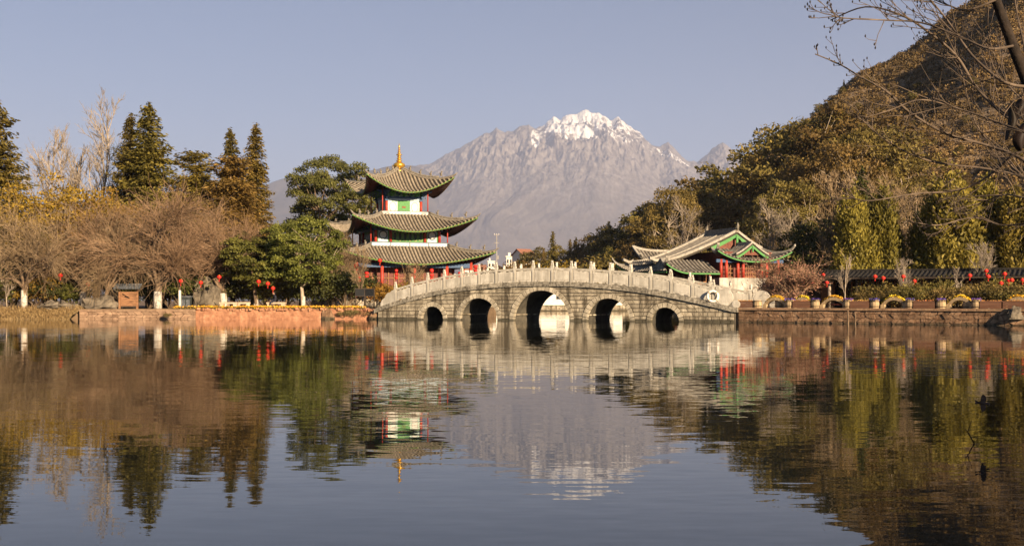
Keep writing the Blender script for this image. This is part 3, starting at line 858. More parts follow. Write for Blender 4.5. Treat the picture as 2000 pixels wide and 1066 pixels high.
def tree(pn, name, label, cat, loc, h=None, sx=1.0, rz=None, group=None, crown_mat=None, trunk_mat=None, lime=0.0, tilt=0.0):
    p = PROTO[pn]
    s = (h / p['h']) if h else 1.0
    e = empty(name, loc, rz if rz is not None else R.random() * 6.283, label, cat, group)
    e.scale = (s * sx, s * sx, s)
    if tilt: e.rotation_euler[1] = tilt
    parts = [('stems' if p['kind'] == 'shrub' else 'trunk', p['trunk'], trunk_mat), ('leaves' if p['kind'] == 'shrub' else 'crown', p['crown'], crown_mat)]
    if 'extra' in p: parts.append((p['extra'][0], p['extra'][1], None))
    for nm, me, mt in parts:
        o = link(nm, me, e)
        if mt is not None:
            o.material_slots[0].link = 'OBJECT'; o.material_slots[0].material = mt
    if lime:
        r = {'willow': .285, 'broad': .21, 'bare': .18}.get(p['kind'], .2)
        MB().tube([(0, 0, -.05), (0, 0, lime / s)], [r * 1.04, r * .9], 10).build('limewash', M_LIME, e)
    return e

# ------------------------------------------------------------------ the five-arched stone bridge
bridge = empty('stone_bridge', (BA.x, BA.y, 0), BYAW, 'pale stone bridge with five arches and carved railings across the pond', 'bridge')
_ca, _sa = BDIR.x, -BDIR.y
def bs(px):
    """position along the bridge's near face seen at this pixel column"""
    u = (px - 1000.0) / F
    return (u * BA.y - BA.x) / (_ca + u * _sa)
def bz(px, py):
    s = bs(px); d = BA.y - s * _sa
    return s, Z(py, d)
_deck = [bz(*p) for p in [(735, 602), (770, 590), (803.6, 579), (834, 572), (866, 566), (900, 560.5), (933, 556.5), (968, 553.3), (1005, 551), (1043, 550), (1081, 550), (1114, 551), (1153, 553), (1192, 555.6), (1230, 560), (1270, 565), (1310, 572.5), (1352, 581), (1393, 590.5), (1434, 600)]]
_ds = np.array([d[0] for d in _deck]); _dz = np.array([d[1] for d in _deck])
_pf = np.polynomial.Polynomial.fit(_ds, _dz, 6)
def dz(s):                       # top of the coping
    return float(_pf(min(max(s, _ds[0]), _ds[-1])))
COPE = .34
ARCH = []
for (p0, p1, pt, top) in [(823, 866, 845, 598), (899, 971.5, 935, 582), (1003, 1112.5, 1058, 567), (1146, 1231, 1188, 582.5), (1271, 1327, 1299, 600)]:
    s0, s1 = bs(p0), bs(p1); c = (s0 + s1) / 2; r = (s1 - s0) / 2
    zt = Z(top, BA.y - c * _sa)
    ARCH.append((c, r, zt - r))
RING = .34
def arch_z(s, extra=0.0):
    for c, r, zs in ARCH:
        rr = r + extra
        if abs(s - c) < rr:
            return zs + math.sqrt(rr * rr - (s - c) ** 2)
    return None
# core: spandrel walls seen in the joints, arch barrels, deck
ss = sorted(set([i * .1 for i in range(int(BL / .1) + 1)] + [c + k * r for c, r, zs in ARCH for k in (-1, -.999, -.97, -.9, .9, .97, .999, 1)] + [BL]))
for nm, w0, w1 in (('front_wall', .05, .35), ('rear_wall', BW - .35, BW)):
    m = MB()
    for a, b_ in zip(ss[:-1], ss[1:]):
        mid = (a + b_) / 2
        inside = arch_z(mid) is not None
        za = (arch_z(a) if arch_z(a) is not None else None); zb = arch_z(b_)
        if inside:
            c, r, zs = min(ARCH, key=lambda q: abs(q[0] - mid))
            za = zs if za is None else za; zb = zs if zb is None else zb
            za = max(za, -.5); zb = max(zb, -.5)
        else:
            za = zb = -.7
        ta, tb = dz(a) - .05, dz(b_) - .05
        m.hexa([(a, w0, za), (b_, w0, zb), (b_, w0, tb), (a, w0, ta), (a, w1, za), (b_, w1, zb), (b_, w1, tb), (a, w1, ta)])
    m.build(nm, M_MORTAR if nm == 'front_wall' else M_STONE, bridge)
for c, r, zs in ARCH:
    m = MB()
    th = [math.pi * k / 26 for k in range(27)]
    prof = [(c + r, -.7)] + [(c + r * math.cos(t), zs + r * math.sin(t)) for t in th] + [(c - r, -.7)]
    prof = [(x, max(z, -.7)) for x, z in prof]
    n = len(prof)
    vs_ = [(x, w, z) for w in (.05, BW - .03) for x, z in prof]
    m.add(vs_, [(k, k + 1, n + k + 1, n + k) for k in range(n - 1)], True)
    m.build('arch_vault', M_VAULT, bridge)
    lt = .3 if r > 1.2 else None
    if lt:
        for sg in (-1, 1):
            MB().box((c + sg * (r - .07), BW / 2, lt + .14), (.16, BW - .5, .09)).build('ledge', M_STONE, bridge)
# deck
m = MB()
NS = 60
for k in range(NS):
    a = BL * k / NS; b_ = BL * (k + 1) / NS
    m.hexa([(a, .3, dz(a) - .32), (b_, .3, dz(b_) - .32), (b_, .3, dz(b_) - .07), (a, .3, dz(a) - .07), (a, BW - .3, dz(a) - .32), (b_, BW - .3, dz(b_) - .32), (b_, BW - .3, dz(b_) - .07), (a, BW - .3, dz(a) - .07)])
m.build('deck', M_COPE, bridge)
# arch rings, stone by stone
rb = random.Random(5)
for c, r, zs in ARCH:
    nv = max(11, int(round(math.pi * r / .30)))
    for k in range(nv):
        t0 = math.pi * k / nv + .021 / r; t1 = math.pi * (k + 1) / nv - .021 / r
        ro = r + RING * rb.uniform(.94, 1.04); y0 = -.045 - rb.random() * .02
        ri = r - .004
        q = [(c + ri * math.cos(t0), zs + ri * math.sin(t0)), (c + ro * math.cos(t0), zs + ro * math.sin(t0)), (c + ro * math.cos(t1), zs + ro * math.sin(t1)), (c + ri * math.cos(t1), zs + ri * math.sin(t1))]
        if max(p[1] for p in q) < -.25: continue
        MB().hexa([(x, y0, z) for x, z in q] + [(x, .3, z) for x, z in q]).build('voussoir', M_VOUS, bridge)
    for sg in (-1, 1):                # upright stones below the springing
        if zs > .05:
            x0 = c + sg * r; x1 = c + sg * (r + RING)
            MB().box(((x0 + x1) / 2, .12, (zs - .5) / 2), (RING - .02, .34, zs + .5)).build('jamb_stone', M_VOUS, bridge)
# coursed blocks of the face
blocks = []
z0 = -.42; ci = 0
while z0 < 2.7:
    hh = rb.uniform(.23, .31); z1 = z0 + hh
    def ex(z):
        out = []
        for c, r, zs in ARCH:
            rr = r + RING + .015
            if z <= zs: out.append((c - rr, c + rr, c))
            elif z - zs < rr: w = math.sqrt(rr * rr - (z - zs) ** 2); out.append((c - w, c + w, c))
            else: out.append(None)
        return out
    e0, e1 = ex(z0), ex(z1)
    spans = []; curb, curt = .05, .05
    for q0, q1, (c, r, zs) in zip(e0, e1, ARCH):
        if q0 is None: continue
        q1 = q1 or (c, c, c)
        if q0[0] > curb: spans.append((curb, curt, q0[0], q1[0]))
        curb, curt = q0[1], q1[1]
    spans.append((curb, curt, BL - .05, BL - .05))
    for b0, t0, b1, t1 in spans:
        L0 = max(b1 - b0, t1 - t0)
        n = max(1, int(round(L0 / .56)))
        cuts = [0] + [(k + (0.5 if ci % 2 else 0) * (0 if n == 1 else 1) * .9 + rb.uniform(-.16, .16)) / n for k in range(1, n)] + [1]
        cuts = [min(max(x, 0), 1) for x in cuts]
        for f0, f1 in zip(cuts[:-1], cuts[1:]):
            xb0 = b0 + (b1 - b0) * f0; xb1 = b0 + (b1 - b0) * f1; xt0 = t0 + (t1 - t0) * f0; xt1 = t0 + (t1 - t0) * f1
            if max(xb1 - xb0, xt1 - xt0) < .07: continue
            zt0 = min(z1, dz(xt0) - COPE + .02); zt1 = min(z1, dz(xt1) - COPE + .02)
            zb0 = min(z0, zt0); zb1 = min(z0, zt1)
            if max(zt0 - z0, zt1 - z0) < .07: continue
            g = .023
            y0 = -rb.random() * .028
            q = [(xb0 + g, zb0 + g), (max(xb1 - g, xb0 + g), zb1 + g), (max(xt1 - g, xt0 + g), max(zt1 - g, zb1 + g)), (xt0 + g, max(zt0 - g, zb0 + g))]
            blocks.append((max(xb1 - xb0, xt1 - xt0) * hh, [(x, y0, z) for x, z in q] + [(x, .2, z) for x, z in q]))
    z0 = z1; ci += 1
blocks.sort(key=lambda q: -q[0])
for a, pts in blocks[:300]:
    MB().hexa(pts).build('stone_block', M_STONE, bridge)
m = MB()
for a, pts in blocks[300:]: m.hexa(pts)
if m.v: m.build('small_blocks', M_STONE, bridge)['kind'] = 'stuff'
# coping slabs, both edges
for side, (w0, w1) in enumerate(((-.16, .42), (BW - .42, BW + .16))):
    a = -.25
    while a < BL + .1:
        b_ = min(a + rb.uniform(.62, .98), BL + .25)
        g = .006
        za, zb = dz(a), dz(b_)
        if a < 0: za = dz(0) - .1
        dp = rb.uniform(-.012, .012)
        MB().hexa([(a + g, w0 + dp, za - COPE), (b_ - g, w0 + dp, zb - COPE), (b_ - g, w0 + dp, zb), (a + g, w0 + dp, za), (a + g, w1, za - COPE), (b_ - g, w1, zb - COPE), (b_ - g, w1, zb), (a + g, w1, za)]).build('coping_stone', M_COPE, bridge)
        a = b_
# railing: posts with crouching lions, carved panels, handrails
def lion_mesh():
    m = MB()
    m.box((0, 0, .03), (.2, .2, .06))
    m.lathe([(.1, .05), (.115, .12), (.1, .22), (.085, .28)], 9, (0, .015, 0))           # haunch and chest
    m.lathe([(.035, 0), (.085, .03), (.1, .09), (.085, .15), (.03, .18)], 9, (0, -.03, .25))  # maned head
    m.box((0, -.12, .32), (.08, .07, .07))                                                # muzzle
    m.tube([(-.06, -.08, .06), (-.055, -.07, .26)], .03, 6); m.tube([(.06, -.08, .06), (.055, -.07, .26)], .03, 6)
    m.tube([(0, .11, .1), (0, .14, .24), (0, .09, .33)], [.03, .035, .015], 6)
    m.box((-.06, -.02, .43), (.04, .04, .04)); m.box((.06, -.02, .43), (.04, .04, .04))
    return m.mesh('lion_finial', M_MARBLE)
LION = lion_mesh()
m = MB(); m.box((0, 0, .56), (.19, .19, 1.16)); m.box((0, 0, 1.16), (.23, .23, .05)); m.box((0, -.097, .56), (.11, .02, .85))
POST = m.mesh('post', M_MARBLE)
fpx = [771, 803, 834, 866.5, 900.6, 934, 968, 1004, 1040, 1077.4, 1115, 1153, 1191, 1230, 1270, 1310, 1351.5, 1392.5]
PS = [bs(p) for p in fpx]
for side, w in enumerate((.14, BW - .14)):
    sl = PS if side == 0 else PS + [PS[-1] + (PS[-1] - PS[-2])]
    for s in sl:
        sb = min(s, BL - .3)
        o = link('post', POST, bridge, (s, w, dz(sb) - .03)); o.scale = (1, 1, rb.uniform(.985, 1.015))
        l_ = link('lion_finial', LION, o, (0, 0, 1.185), rb.choice([0, 0, .15, -.15]) + (0 if side == 0 else math.pi))
    for a, b_ in zip(sl[:-1], sl[1:]):
        za, zb = dz(a), dz(min(b_, BL - .3))
        a2, b2 = a + .1, b_ - .1
        sl_ = (zb - za) / (b_ - a)
        f = lambda x: za + sl_ * (x - a)
        # handrail
        MB().hexa([(a2, w - .09, f(a2) + .88), (b2, w - .09, f(b2) + .88), (b2, w - .09, f(b2) + 1.04), (a2, w - .09, f(a2) + 1.04),
                   (a2, w + .09, f(a2) + .88), (b2, w + .09, f(b2) + .88), (b2, w + .09, f(b2) + 1.04), (a2, w + .09, f(a2) + 1.04)]).build('handrail', M_MARBLED, bridge)
        # carved panel: scalloped top and feet, so light shows through above and below
        m = MB(); n = 12
        e = .04
        x0, x1 = a2 + e, b2 - e
        tops = [.80 + (.045 if k % 4 == 2 else -.01 * (k % 2)) for k in range(n + 1)]; tops[0] = tops[-1] = .83
        bots = [.02 if k in (0, 1, 5, 6, 7, 11, 12) else .11 for k in range(n + 1)]
        pts_t = [(x0 + (x1 - x0) * k / n, tops[k]) for k in range(n + 1)]; pts_b = [(x0 + (x1 - x0) * k / n, bots[k]) for k in range(n + 1)]
        for k in range(n):
            q = [(pts_b[k][0], f(pts_b[k][0]) + pts_b[k][1]), (pts_b[k + 1][0], f(pts_b[k + 1][0]) + pts_b[k + 1][1]), (pts_t[k + 1][0], f(pts_t[k + 1][0]) + pts_t[k + 1][1]), (pts_t[k][0], f(pts_t[k][0]) + pts_t[k][1])]
            m.hexa([(x, w - .055, z) for x, z in q] + [(x, w + .055, z) for x, z in q])
        xm = (x0 + x1) / 2
        q = [(x0 + .07, f(x0 + .07) + .18), (x1 - .07, f(x1 - .07) + .18), (x1 - .07, f(x1 - .07) + .74), (x0 + .07, f(x0 + .07) + .74)]
        m.hexa([(x, w - .075, z) for x, z in q] + [(x, w - .05, z) for x, z in q])
        for t in (.25, .75):          # short struts up to the handrail
            x = x0 + (x1 - x0) * t
            m.box((x, w, f(x) + .85), (.1, .1, .12))
        m.build('railing_panel', M_MARBLE, bridge)
# carved end slabs: scrolled wing on the left, drum stones on the right
def wing(x0, x1, w, zf, prof):
    pts = [(x0 + (x1 - x0) * t, w - .08, zf(x0 + (x1 - x0) * t) + h) for t, h in prof]
    pts = [(x0, w - .08, zf(x0) - .02)] + pts + [(x1, w - .08, zf(x1) - .02)]
    return MB().extrude_poly(pts, (0, .16, 0))
for w in (.14, BW - .14):
    wing(.25, PS[0] - .1, w, dz, [(0, .3), (.12, .52), (.3, .62), (.38, .8), (.55, .92), (.7, .88), (.8, .98), (1, 1.0)]).build('end_scroll', M_MARBLE, bridge)
def drum(c, w, r, zb):
    m = MB()
    n = 26
    for rr, y0, y1 in ((r, -.1, .1), (r * .82, -.125, -.09)):
        pts = [(c + rr * math.cos(2 * math.pi * k / n), w + y0, zb + r + rr * math.sin(2 * math.pi * k / n)) for k in range(n)]
        m.extrude_poly(pts, (0, y1 - y0, 0))
    return m
for w, s0, rr in ((.14, PS[-1] + .78, .62), (BW - .14, BL + .75, .66)):
    sb = min(s0, BL)
    drum(s0, w, rr, dz(sb) - .12).build('drum_stone', M_MARBLE, bridge)
    drum(s0 + rr + .2, w, rr * .45, dz(min(sb + .6, BL)) - .1).build('small_drum_stone', M_MARBLE, bridge)
    drum(s0 - rr * .75, w, .16, dz(sb) + 1.0).build('scroll_knob', M_MARBLE, bridge)

# life rings hung at the bridge end
def ring_mesh(name, R0, r0):
    m = MB(); n, k = 24, 10
    vs_ = [((R0 + r0 * math.cos(2 * math.pi * j / k)) * math.cos(2 * math.pi * i / n), r0 * math.sin(2 * math.pi * j / k), (R0 + r0 * math.cos(2 * math.pi * j / k)) * math.sin(2 * math.pi * i / n)) for i in range(n) for j in range(k)]
    fs = [(i * k + j, i * k + (j + 1) % k, ((i + 1) % n) * k + (j + 1) % k, ((i + 1) % n) * k + j) for i in range(n) for j in range(k)]
    return m.add(vs_, fs, True).mesh(name, M_WHITE)
RINGM = ring_mesh('life_ring', .36, .09)
def brd(s, w, z): 
    q = bpt(s, w); return (q[0], q[1], z)
e = empty('life_ring', brd(PS[-1] + .02, -.12, dz(PS[-1]) + .42), BYAW + .35, 'cream life ring hung on the railing beside the round drum stone', 'life ring')
link('ring', RINGM, e)
m = MB()
for k in range(4):
    t = math.pi / 4 + k * math.pi / 2
    m.lathe([(.102, -.05), (.102, .05)], 10, (0, 0, 0))
m2 = MB()
for k in range(4):
    t = math.pi / 4 + k * math.pi / 2
    c = Vector((math.cos(t) * .36, 0, math.sin(t) * .36))
    tan = Vector((-math.sin(t), 0, math.cos(t)))
    m2.tube([c - tan * .05, c + tan * .05], .096, 10)
m2.build('band', M_BENCH, e)

# ------------------------------------------------------------------ the three-storey pagoda
PGY = 121.0
PGX = X(779.6, PGY)
pg = empty('pagoda', (PGX, PGY, LAND), math.radians(20.7), 'three-storey pagoda with upswept grey tile roofs and a gold finial', 'pagoda')
ZB = -LAND                                   # heights below are above the water
M_GOLD2 = M_GOLD
def side_rot(k): return Matrix.Rotation(k * math.pi / 2, 4, 'Z')

def roof_fn(wt, zt, we, ze, ztip, B, conc):
    def zc(t): return zt - (zt - ze) * (1 - max(0.0, 1 - t) ** conc)
    def zh(t): return zt + (ztip - zt) * t - B * t * (1 - t)
    def f(u, t):
        w = wt + (we - wt) * t
        z = zc(t) + (zh(t) - zc(t)) * abs(u) ** 1.85
        return Vector((u * w, -w * (1 - .13 * t * (1 - abs(u) ** 1.8)), z + ZB))
    return f

def tile_row(f, x, wt, we, r=.105, n=9):
    """half-round cover tiles in one line down the slope"""
    t0 = 0.0 if abs(x) < wt else (abs(x) - wt) / (we - wt)
    if t0 > .985: return None
    pts = []
    for k in range(n + 1):
        t = t0 + (1.012 - t0) * k / n
        w = wt + (we - wt) * t
        pts.append(f(max(-1, min(1, x / max(w, 1e-6))), t))
    return rib(pts, r)

def rib(pts, r, up=Vector((0, 0, 1))):
    m = MB(); vs_ = []
    for i, p in enumerate(pts):
        d = (pts[min(i + 1, len(pts) - 1)] - pts[max(0, i - 1)]).normalized()
        s = d.cross(up).normalized(); nn = s.cross(d).normalized()
        for a in (-1.0, -.6, .0, .6, 1.0):
            vs_.append(p + s * (r * math.sin(a * 1.5)) + nn * (r * 1.05 * math.cos(a * 1.5) + .01))
    fs = []
    for i in range(len(pts) - 1):
        for k in range(4):
            fs.append((i * 5 + k, i * 5 + k + 1, (i + 1) * 5 + k + 1, (i + 1) * 5 + k))
    b = (len(pts) - 1) * 5
    m.add(vs_, fs, True)
    m.add([vs_[b + k] for k in range(5)], [(0, 1, 2, 3, 4)])
    return m

def beast_mesh():
    m = MB()
    m.box((0, 0, .04), (.2, .12, .08))
    m.lathe([(.06, .06), (.1, .16), (.08, .28), (.05, .34)], 8)
    m.lathe([(.02, 0), (.06, .03), (.065, .09), (.02, .14)], 8, (.05, 0, .32))
    m.tube([(.1, 0, .4), (.17, 0, .38)], [.03, .012], 6)
    m.tube([(-.06, 0, .14), (-.16, 0, .24), (-.17, 0, .36)], [.035, .03, .01], 6)
    return m.mesh('ridge_beast', M_RIDGE)
BEAST = beast_mesh()

def pagoda_roof(wt, zt, we, ze, ztip, B, conc, space, beasts):
    f = roof_fn(wt, zt, we, ze, ztip, B, conc)
    m = MB()
    for k in range(4):
        rt = side_rot(k)
        m.grid(lambda a, b_: rt @ f(2 * a - 1, b_), 36, 12, True, flip=True)
    roof = m.build('roof', M_TILEBASE, pg)
    m = MB()                                  # soffit: timber underside falling to the eave
    def und(u, t):
        p = f(u, t); p.z -= .16 + .22 * (1 - t); return p
    for k in range(4):
        rt = side_rot(k)
        m.grid(lambda a, b_: rt @ und(2 * a - 1, b_), 36, 8, True)
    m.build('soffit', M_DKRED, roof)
    rest = MB()
    for k in range(4):
        rt = side_rot(k)
        n = int(2 * we / space)
        for i in range(n + 1):
            x = -we + we * 2 * (i + .5) / (n + 1)
            rm = tile_row(f, x, wt, we, space * .3)
            if rm is None: continue
            rm.v = [tuple(rt @ Vector(v)) for v in rm.v]
            if k in (0, 3): rm.build('tile_row', M_TILE, roof)
            else: rest.add(rm.v, rm.f, True)
        # painted eave board with a row of round drip tiles
        mb_ = MB(); md = MB(); mu = MB()
        nn = 40
        for i in range(nn):
            q = []
            for u in (-1 + 2 * i / nn, -1 + 2 * (i + 1) / nn):
                p = f(u, 1.0); q.append(p)
            a, b_ = [p + Vector((0, -.03, 0)) for p in q]
            d1 = Vector((0, 0, -.03)); d2 = Vector((0, 0, -.13)); bk = Vector((0, .12, 0))
            mb_.hexa([rt @ v for v in (a + d2, b_ + d2, b_ + d1, a + d1, a + d2 + bk, b_ + d2 + bk, b_ + d1 + bk, a + d1 + bk)])
        mb_.build('eave_board', M_EAVE, roof)
        nr = int(2 * we / (space * 1.0))
        for i in range(nr):
            u = -1 + 2 * (i + .5) / nr; p = f(u, 1.0)
            md.box(rt @ (p + Vector((0, -.04, -.055))), (.09, .09, .09), rz=k * math.pi / 2, rx=.2)
        md.build('drip_tiles', M_YG, roof)['kind'] = 'stuff'
        # rafters under the eave
        mr = MB()
        for i in range(nr):
            u = -.97 + 1.94 * (i + .5) / nr
            p1 = f(u, 1.0) + Vector((0, .08, -.2)); p0 = f(u, .55) + Vector((0, 0, -.3))
            mr.tube([rt @ p0, rt @ p1], .05, 5)
        mr.build('rafters', M_DARKWOOD, roof)['kind'] = 'stuff'
        # hip ridge sweeping up to a horn
        pts = []
        for i in range(15):
            t = i / 14
            p = f(1.0, t); pts.append(p + Vector((0, 0, .10 + (.0 if t < .99 else .04))))
        dv = (pts[-1] - pts[-3]).normalized()
        pts.append(pts[-1] + dv * .35 + Vector((0, 0, .16)))
        rad = [.15] * 12 + [.14, .12, .10, .03]
        hr = MB().tube([rt @ p for p in pts], rad, 7); hr.build('hip_ridge', M_RIDGE, roof)
        tp = [p + Vector((0, 0, .2)) for p in pts[:11]]
        MB().tube([rt @ p for p in tp], .1, 6).build('ridge_crest', M_RIDGE, roof)
        for j in range(beasts):
            t = .18 + .58 * j / max(1, beasts - 1)
            i = t * 14; p = pts[int(i)].lerp(pts[int(i) + 1], i - int(i)) + Vector((0, 0, .24))
            p = rt @ p
            o = link('ridge_beast', BEAST, roof, p, k * math.pi / 2 - math.pi / 4); o.scale = (1.15,) * 3
    rest.build('rear_tile_rows', M_TILE, roof)['kind'] = 'stuff'
    return roof
M_YG = mat('drip_tile_paint', (.2, .24, .05), (.3, .31, .08), 9, .6)

# stone base, ground floor
m = MB(); m.box((0, 0, .3), (15.0, 15.0, .9)); m.box((0, 0, .78), (14.4, 14.4, .1)); m.build('platform', M_STONE, pg)
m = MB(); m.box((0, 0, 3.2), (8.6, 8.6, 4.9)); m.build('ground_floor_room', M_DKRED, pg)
m = MB(); m.lathe([(.17, .83), (.17, 4.6)], 12); COL1 = m.mesh('column', M_RED)
m = MB(); m.lathe([(.3, .8), (.3, .9), (.22, 1.0)], 12); CBASE = m.mesh('column_base', M_STONE)
for k in range(4):
    rt = side_rot(k)
    for x in (-5.8, -3.3, 0.0, 3.3) if k else (-5.8, -3.3, 0.0, 3.3):
        p = rt @ Vector((x, -5.8, 0))
        link('column', COL1, pg, p); link('column_base', CBASE, pg, p)
    mb_ = MB(); mb_.box(rt @ Vector((0, -5.8, 4.15)), (11.5, .2, .45) if k % 2 == 0 else (.2, 11.5, .45)); mb_.build('lintel', M_BLUE, pg)
    # lattice doors between the columns
    for x0, x1 in ((-4.15, -1.6), (-1.35, 1.35), (1.6, 4.15)):
        m = MB()
        c = (x0 + x1) / 2
        for q in range(5):
            xx = x0 + .1 + (x1 - x0 - .2) * q / 4
            pp = rt @ Vector((xx, -4.36, 2.6)); m.box(pp, (.09, .1, 3.4) if k % 2 == 0 else (.1, .09, 3.4))
        for zz_ in (.95, 2.0, 2.9, 4.3):
            pp = rt @ Vector((c, -4.37, zz_)); m.box(pp, (x1 - x0, .09, .09) if k % 2 == 0 else (.09, x1 - x0, .09))
        m.build('lattice_door', M_OLDWOOD, pg)

def R1(z): return z + ZB
roof1 = pagoda_roof(4.0, 6.86, 7.75, 5.1, 6.35, 1.5, 1.35, .35, 3)
roof2 = pagoda_roof(2.45, 10.15, 6.35, 8.35, 9.8, 2.0, 1.35, .35, 3)
roof3 = pagoda_roof(.12, 15.0, 4.5, 12.35, 13.95, 2.6, 1.45, .35, 4)

def face(k, x0, x1, y, z0, z1, th, name, mt, parent=None):
    rt = side_rot(k)
    m = MB(); pts = [rt @ Vector(p) for p in ((x0, y, z0), (x1, y, z0), (x1, y, z1), (x0, y, z1), (x0, y + th, z0), (x1, y + th, z0), (x1, y + th, z1), (x0, y + th, z1))]
    return m.hexa(pts).build(name, mt, parent or pg)

def disc(k, x, y, z, rx, rz_, th, name, mt, parent, n=22, hole=None):
    rt = side_rot(k); m = MB()
    if hole is None:
        pts = [rt @ Vector((x + rx * math.cos(2 * math.pi * i / n), y, z + rz_ * math.sin(2 * math.pi * i / n))) for i in range(n)]
        m.extrude_poly(pts, rt.to_3x3() @ Vector((0, th, 0)))
    else:
        for i in range(n):
            a0, a1 = 2 * math.pi * i / n, 2 * math.pi * (i + 1) / n
            q = [(x + rx * s * math.cos(a), z + rz_ * s * math.sin(a)) for s, a in ((hole, a0), (1, a0), (1, a1), (hole, a1))]
            m.hexa([rt @ Vector((a, y, b_)) for a, b_ in q] + [rt @ Vector((a, y + th, b_)) for a, b_ in q])
    return m.build(name, mt, parent)

# second storey
zf = R1(6.86)
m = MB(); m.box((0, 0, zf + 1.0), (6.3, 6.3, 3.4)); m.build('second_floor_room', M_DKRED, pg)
COL2 = MB().lathe([(.15, 0), (.15, 2.5)], 10).mesh('column', M_RED)
THIN = MB().lathe([(.065, 0), (.065, 2.6)], 8).mesh('balcony_post', M_RED)
for k in range(4):
    rt = side_rot(k)
    for x in (-3.3, -1.77, 1.77):
        link('column', COL2, pg, rt @ Vector((x, -3.3, zf)))
    link('column', COL2, pg, rt @ Vector((3.29, -3.3, zf))) if k == 0 else None
    link('balcony_post', THIN, pg, rt @ Vector((-3.95, -3.95, zf)))
    # parapet
    pr_ = face(k, -4.0, 4.0, -4.02, zf + .03, zf + .40, .08, 'parapet', M_PALE)
    face(k, -4.05, 4.05, -4.06, zf + .40, zf + .46, .16, 'parapet_rail', M_SLATE, pr_)
    for i in range(5):
        x = -3.9 + 7.8 * i / 4
        face(k, x - .03, x + .03, -4.045, zf + .03, zf + .39, .03, 'parapet_stile', M_SLATE, pr_)
    # painted side panels with round windows
    for sx_ in (-1, 1):
        xa, xb = (-3.13, -1.94) if sx_ < 0 else (1.94, 3.13)
        pn = face(k, xa, xb, -3.27, zf + .35, zf + 2.3, .1, 'wall_panel', M_PALE)
        cx = (xa + xb) / 2
        disc(k, cx, -3.31, zf + 1.18, .43, .43, .035, 'window_ring', M_SLATE, pn, hole=.78)
        disc(k, cx, -3.285, zf + 1.18, .36, .36, .012, 'round_window', M_WHITE, pn)
        face(k, xa, xa + .1, -3.29, zf + .36, zf + 2.0, .015, 'panel_border', M_GREEN, pn); face(k, xb - .1, xb, -3.29, zf + .36, zf + 2.0, .015, 'panel_border', M_GREEN, pn)
    # green centre screen with oval rings
    pn = face(k, -1.6, 1.6, -3.27, zf + .35, zf + 2.3, .1, 'wall_panel', M_GREEN)
    for i in range(6):
        x = -1.33 + 2.66 * i / 5
        disc(k, x, -3.30, zf + 1.05, .25, .5, .025, 'oval_frame', M_OVAL, pn, n=16, hole=.82)
        disc(k, x, -3.285, zf + 1.08, .13, .36, .012, 'oval_window', M_BLACK, pn, n=14)
    face(k, -1.6, 1.6, -3.3, zf + 1.56, zf + 1.62, .025, 'frieze', M_EAVE, pn)
    # tie beam and brackets
    face(k, -3.6, 3.6, -3.55, zf + 1.62, zf + 1.8, .2, 'tie_beam', M_BLUE)
    for i in range(9):
        x = -3.4 + 6.8 * i / 8
        m = MB()
        for lv, (wd, dp) in enumerate(((.2, .3), (.32, .42), (.46, .55))):
            m.box(rt @ Vector((x, -3.5 - dp / 2 + .2, zf + 1.86 + lv * .13)), (wd, dp, .11) if k % 2 == 0 else (dp, wd, .11))
        m.build('bracket', M_BLUE if i % 2 else M_GREEN, pg)
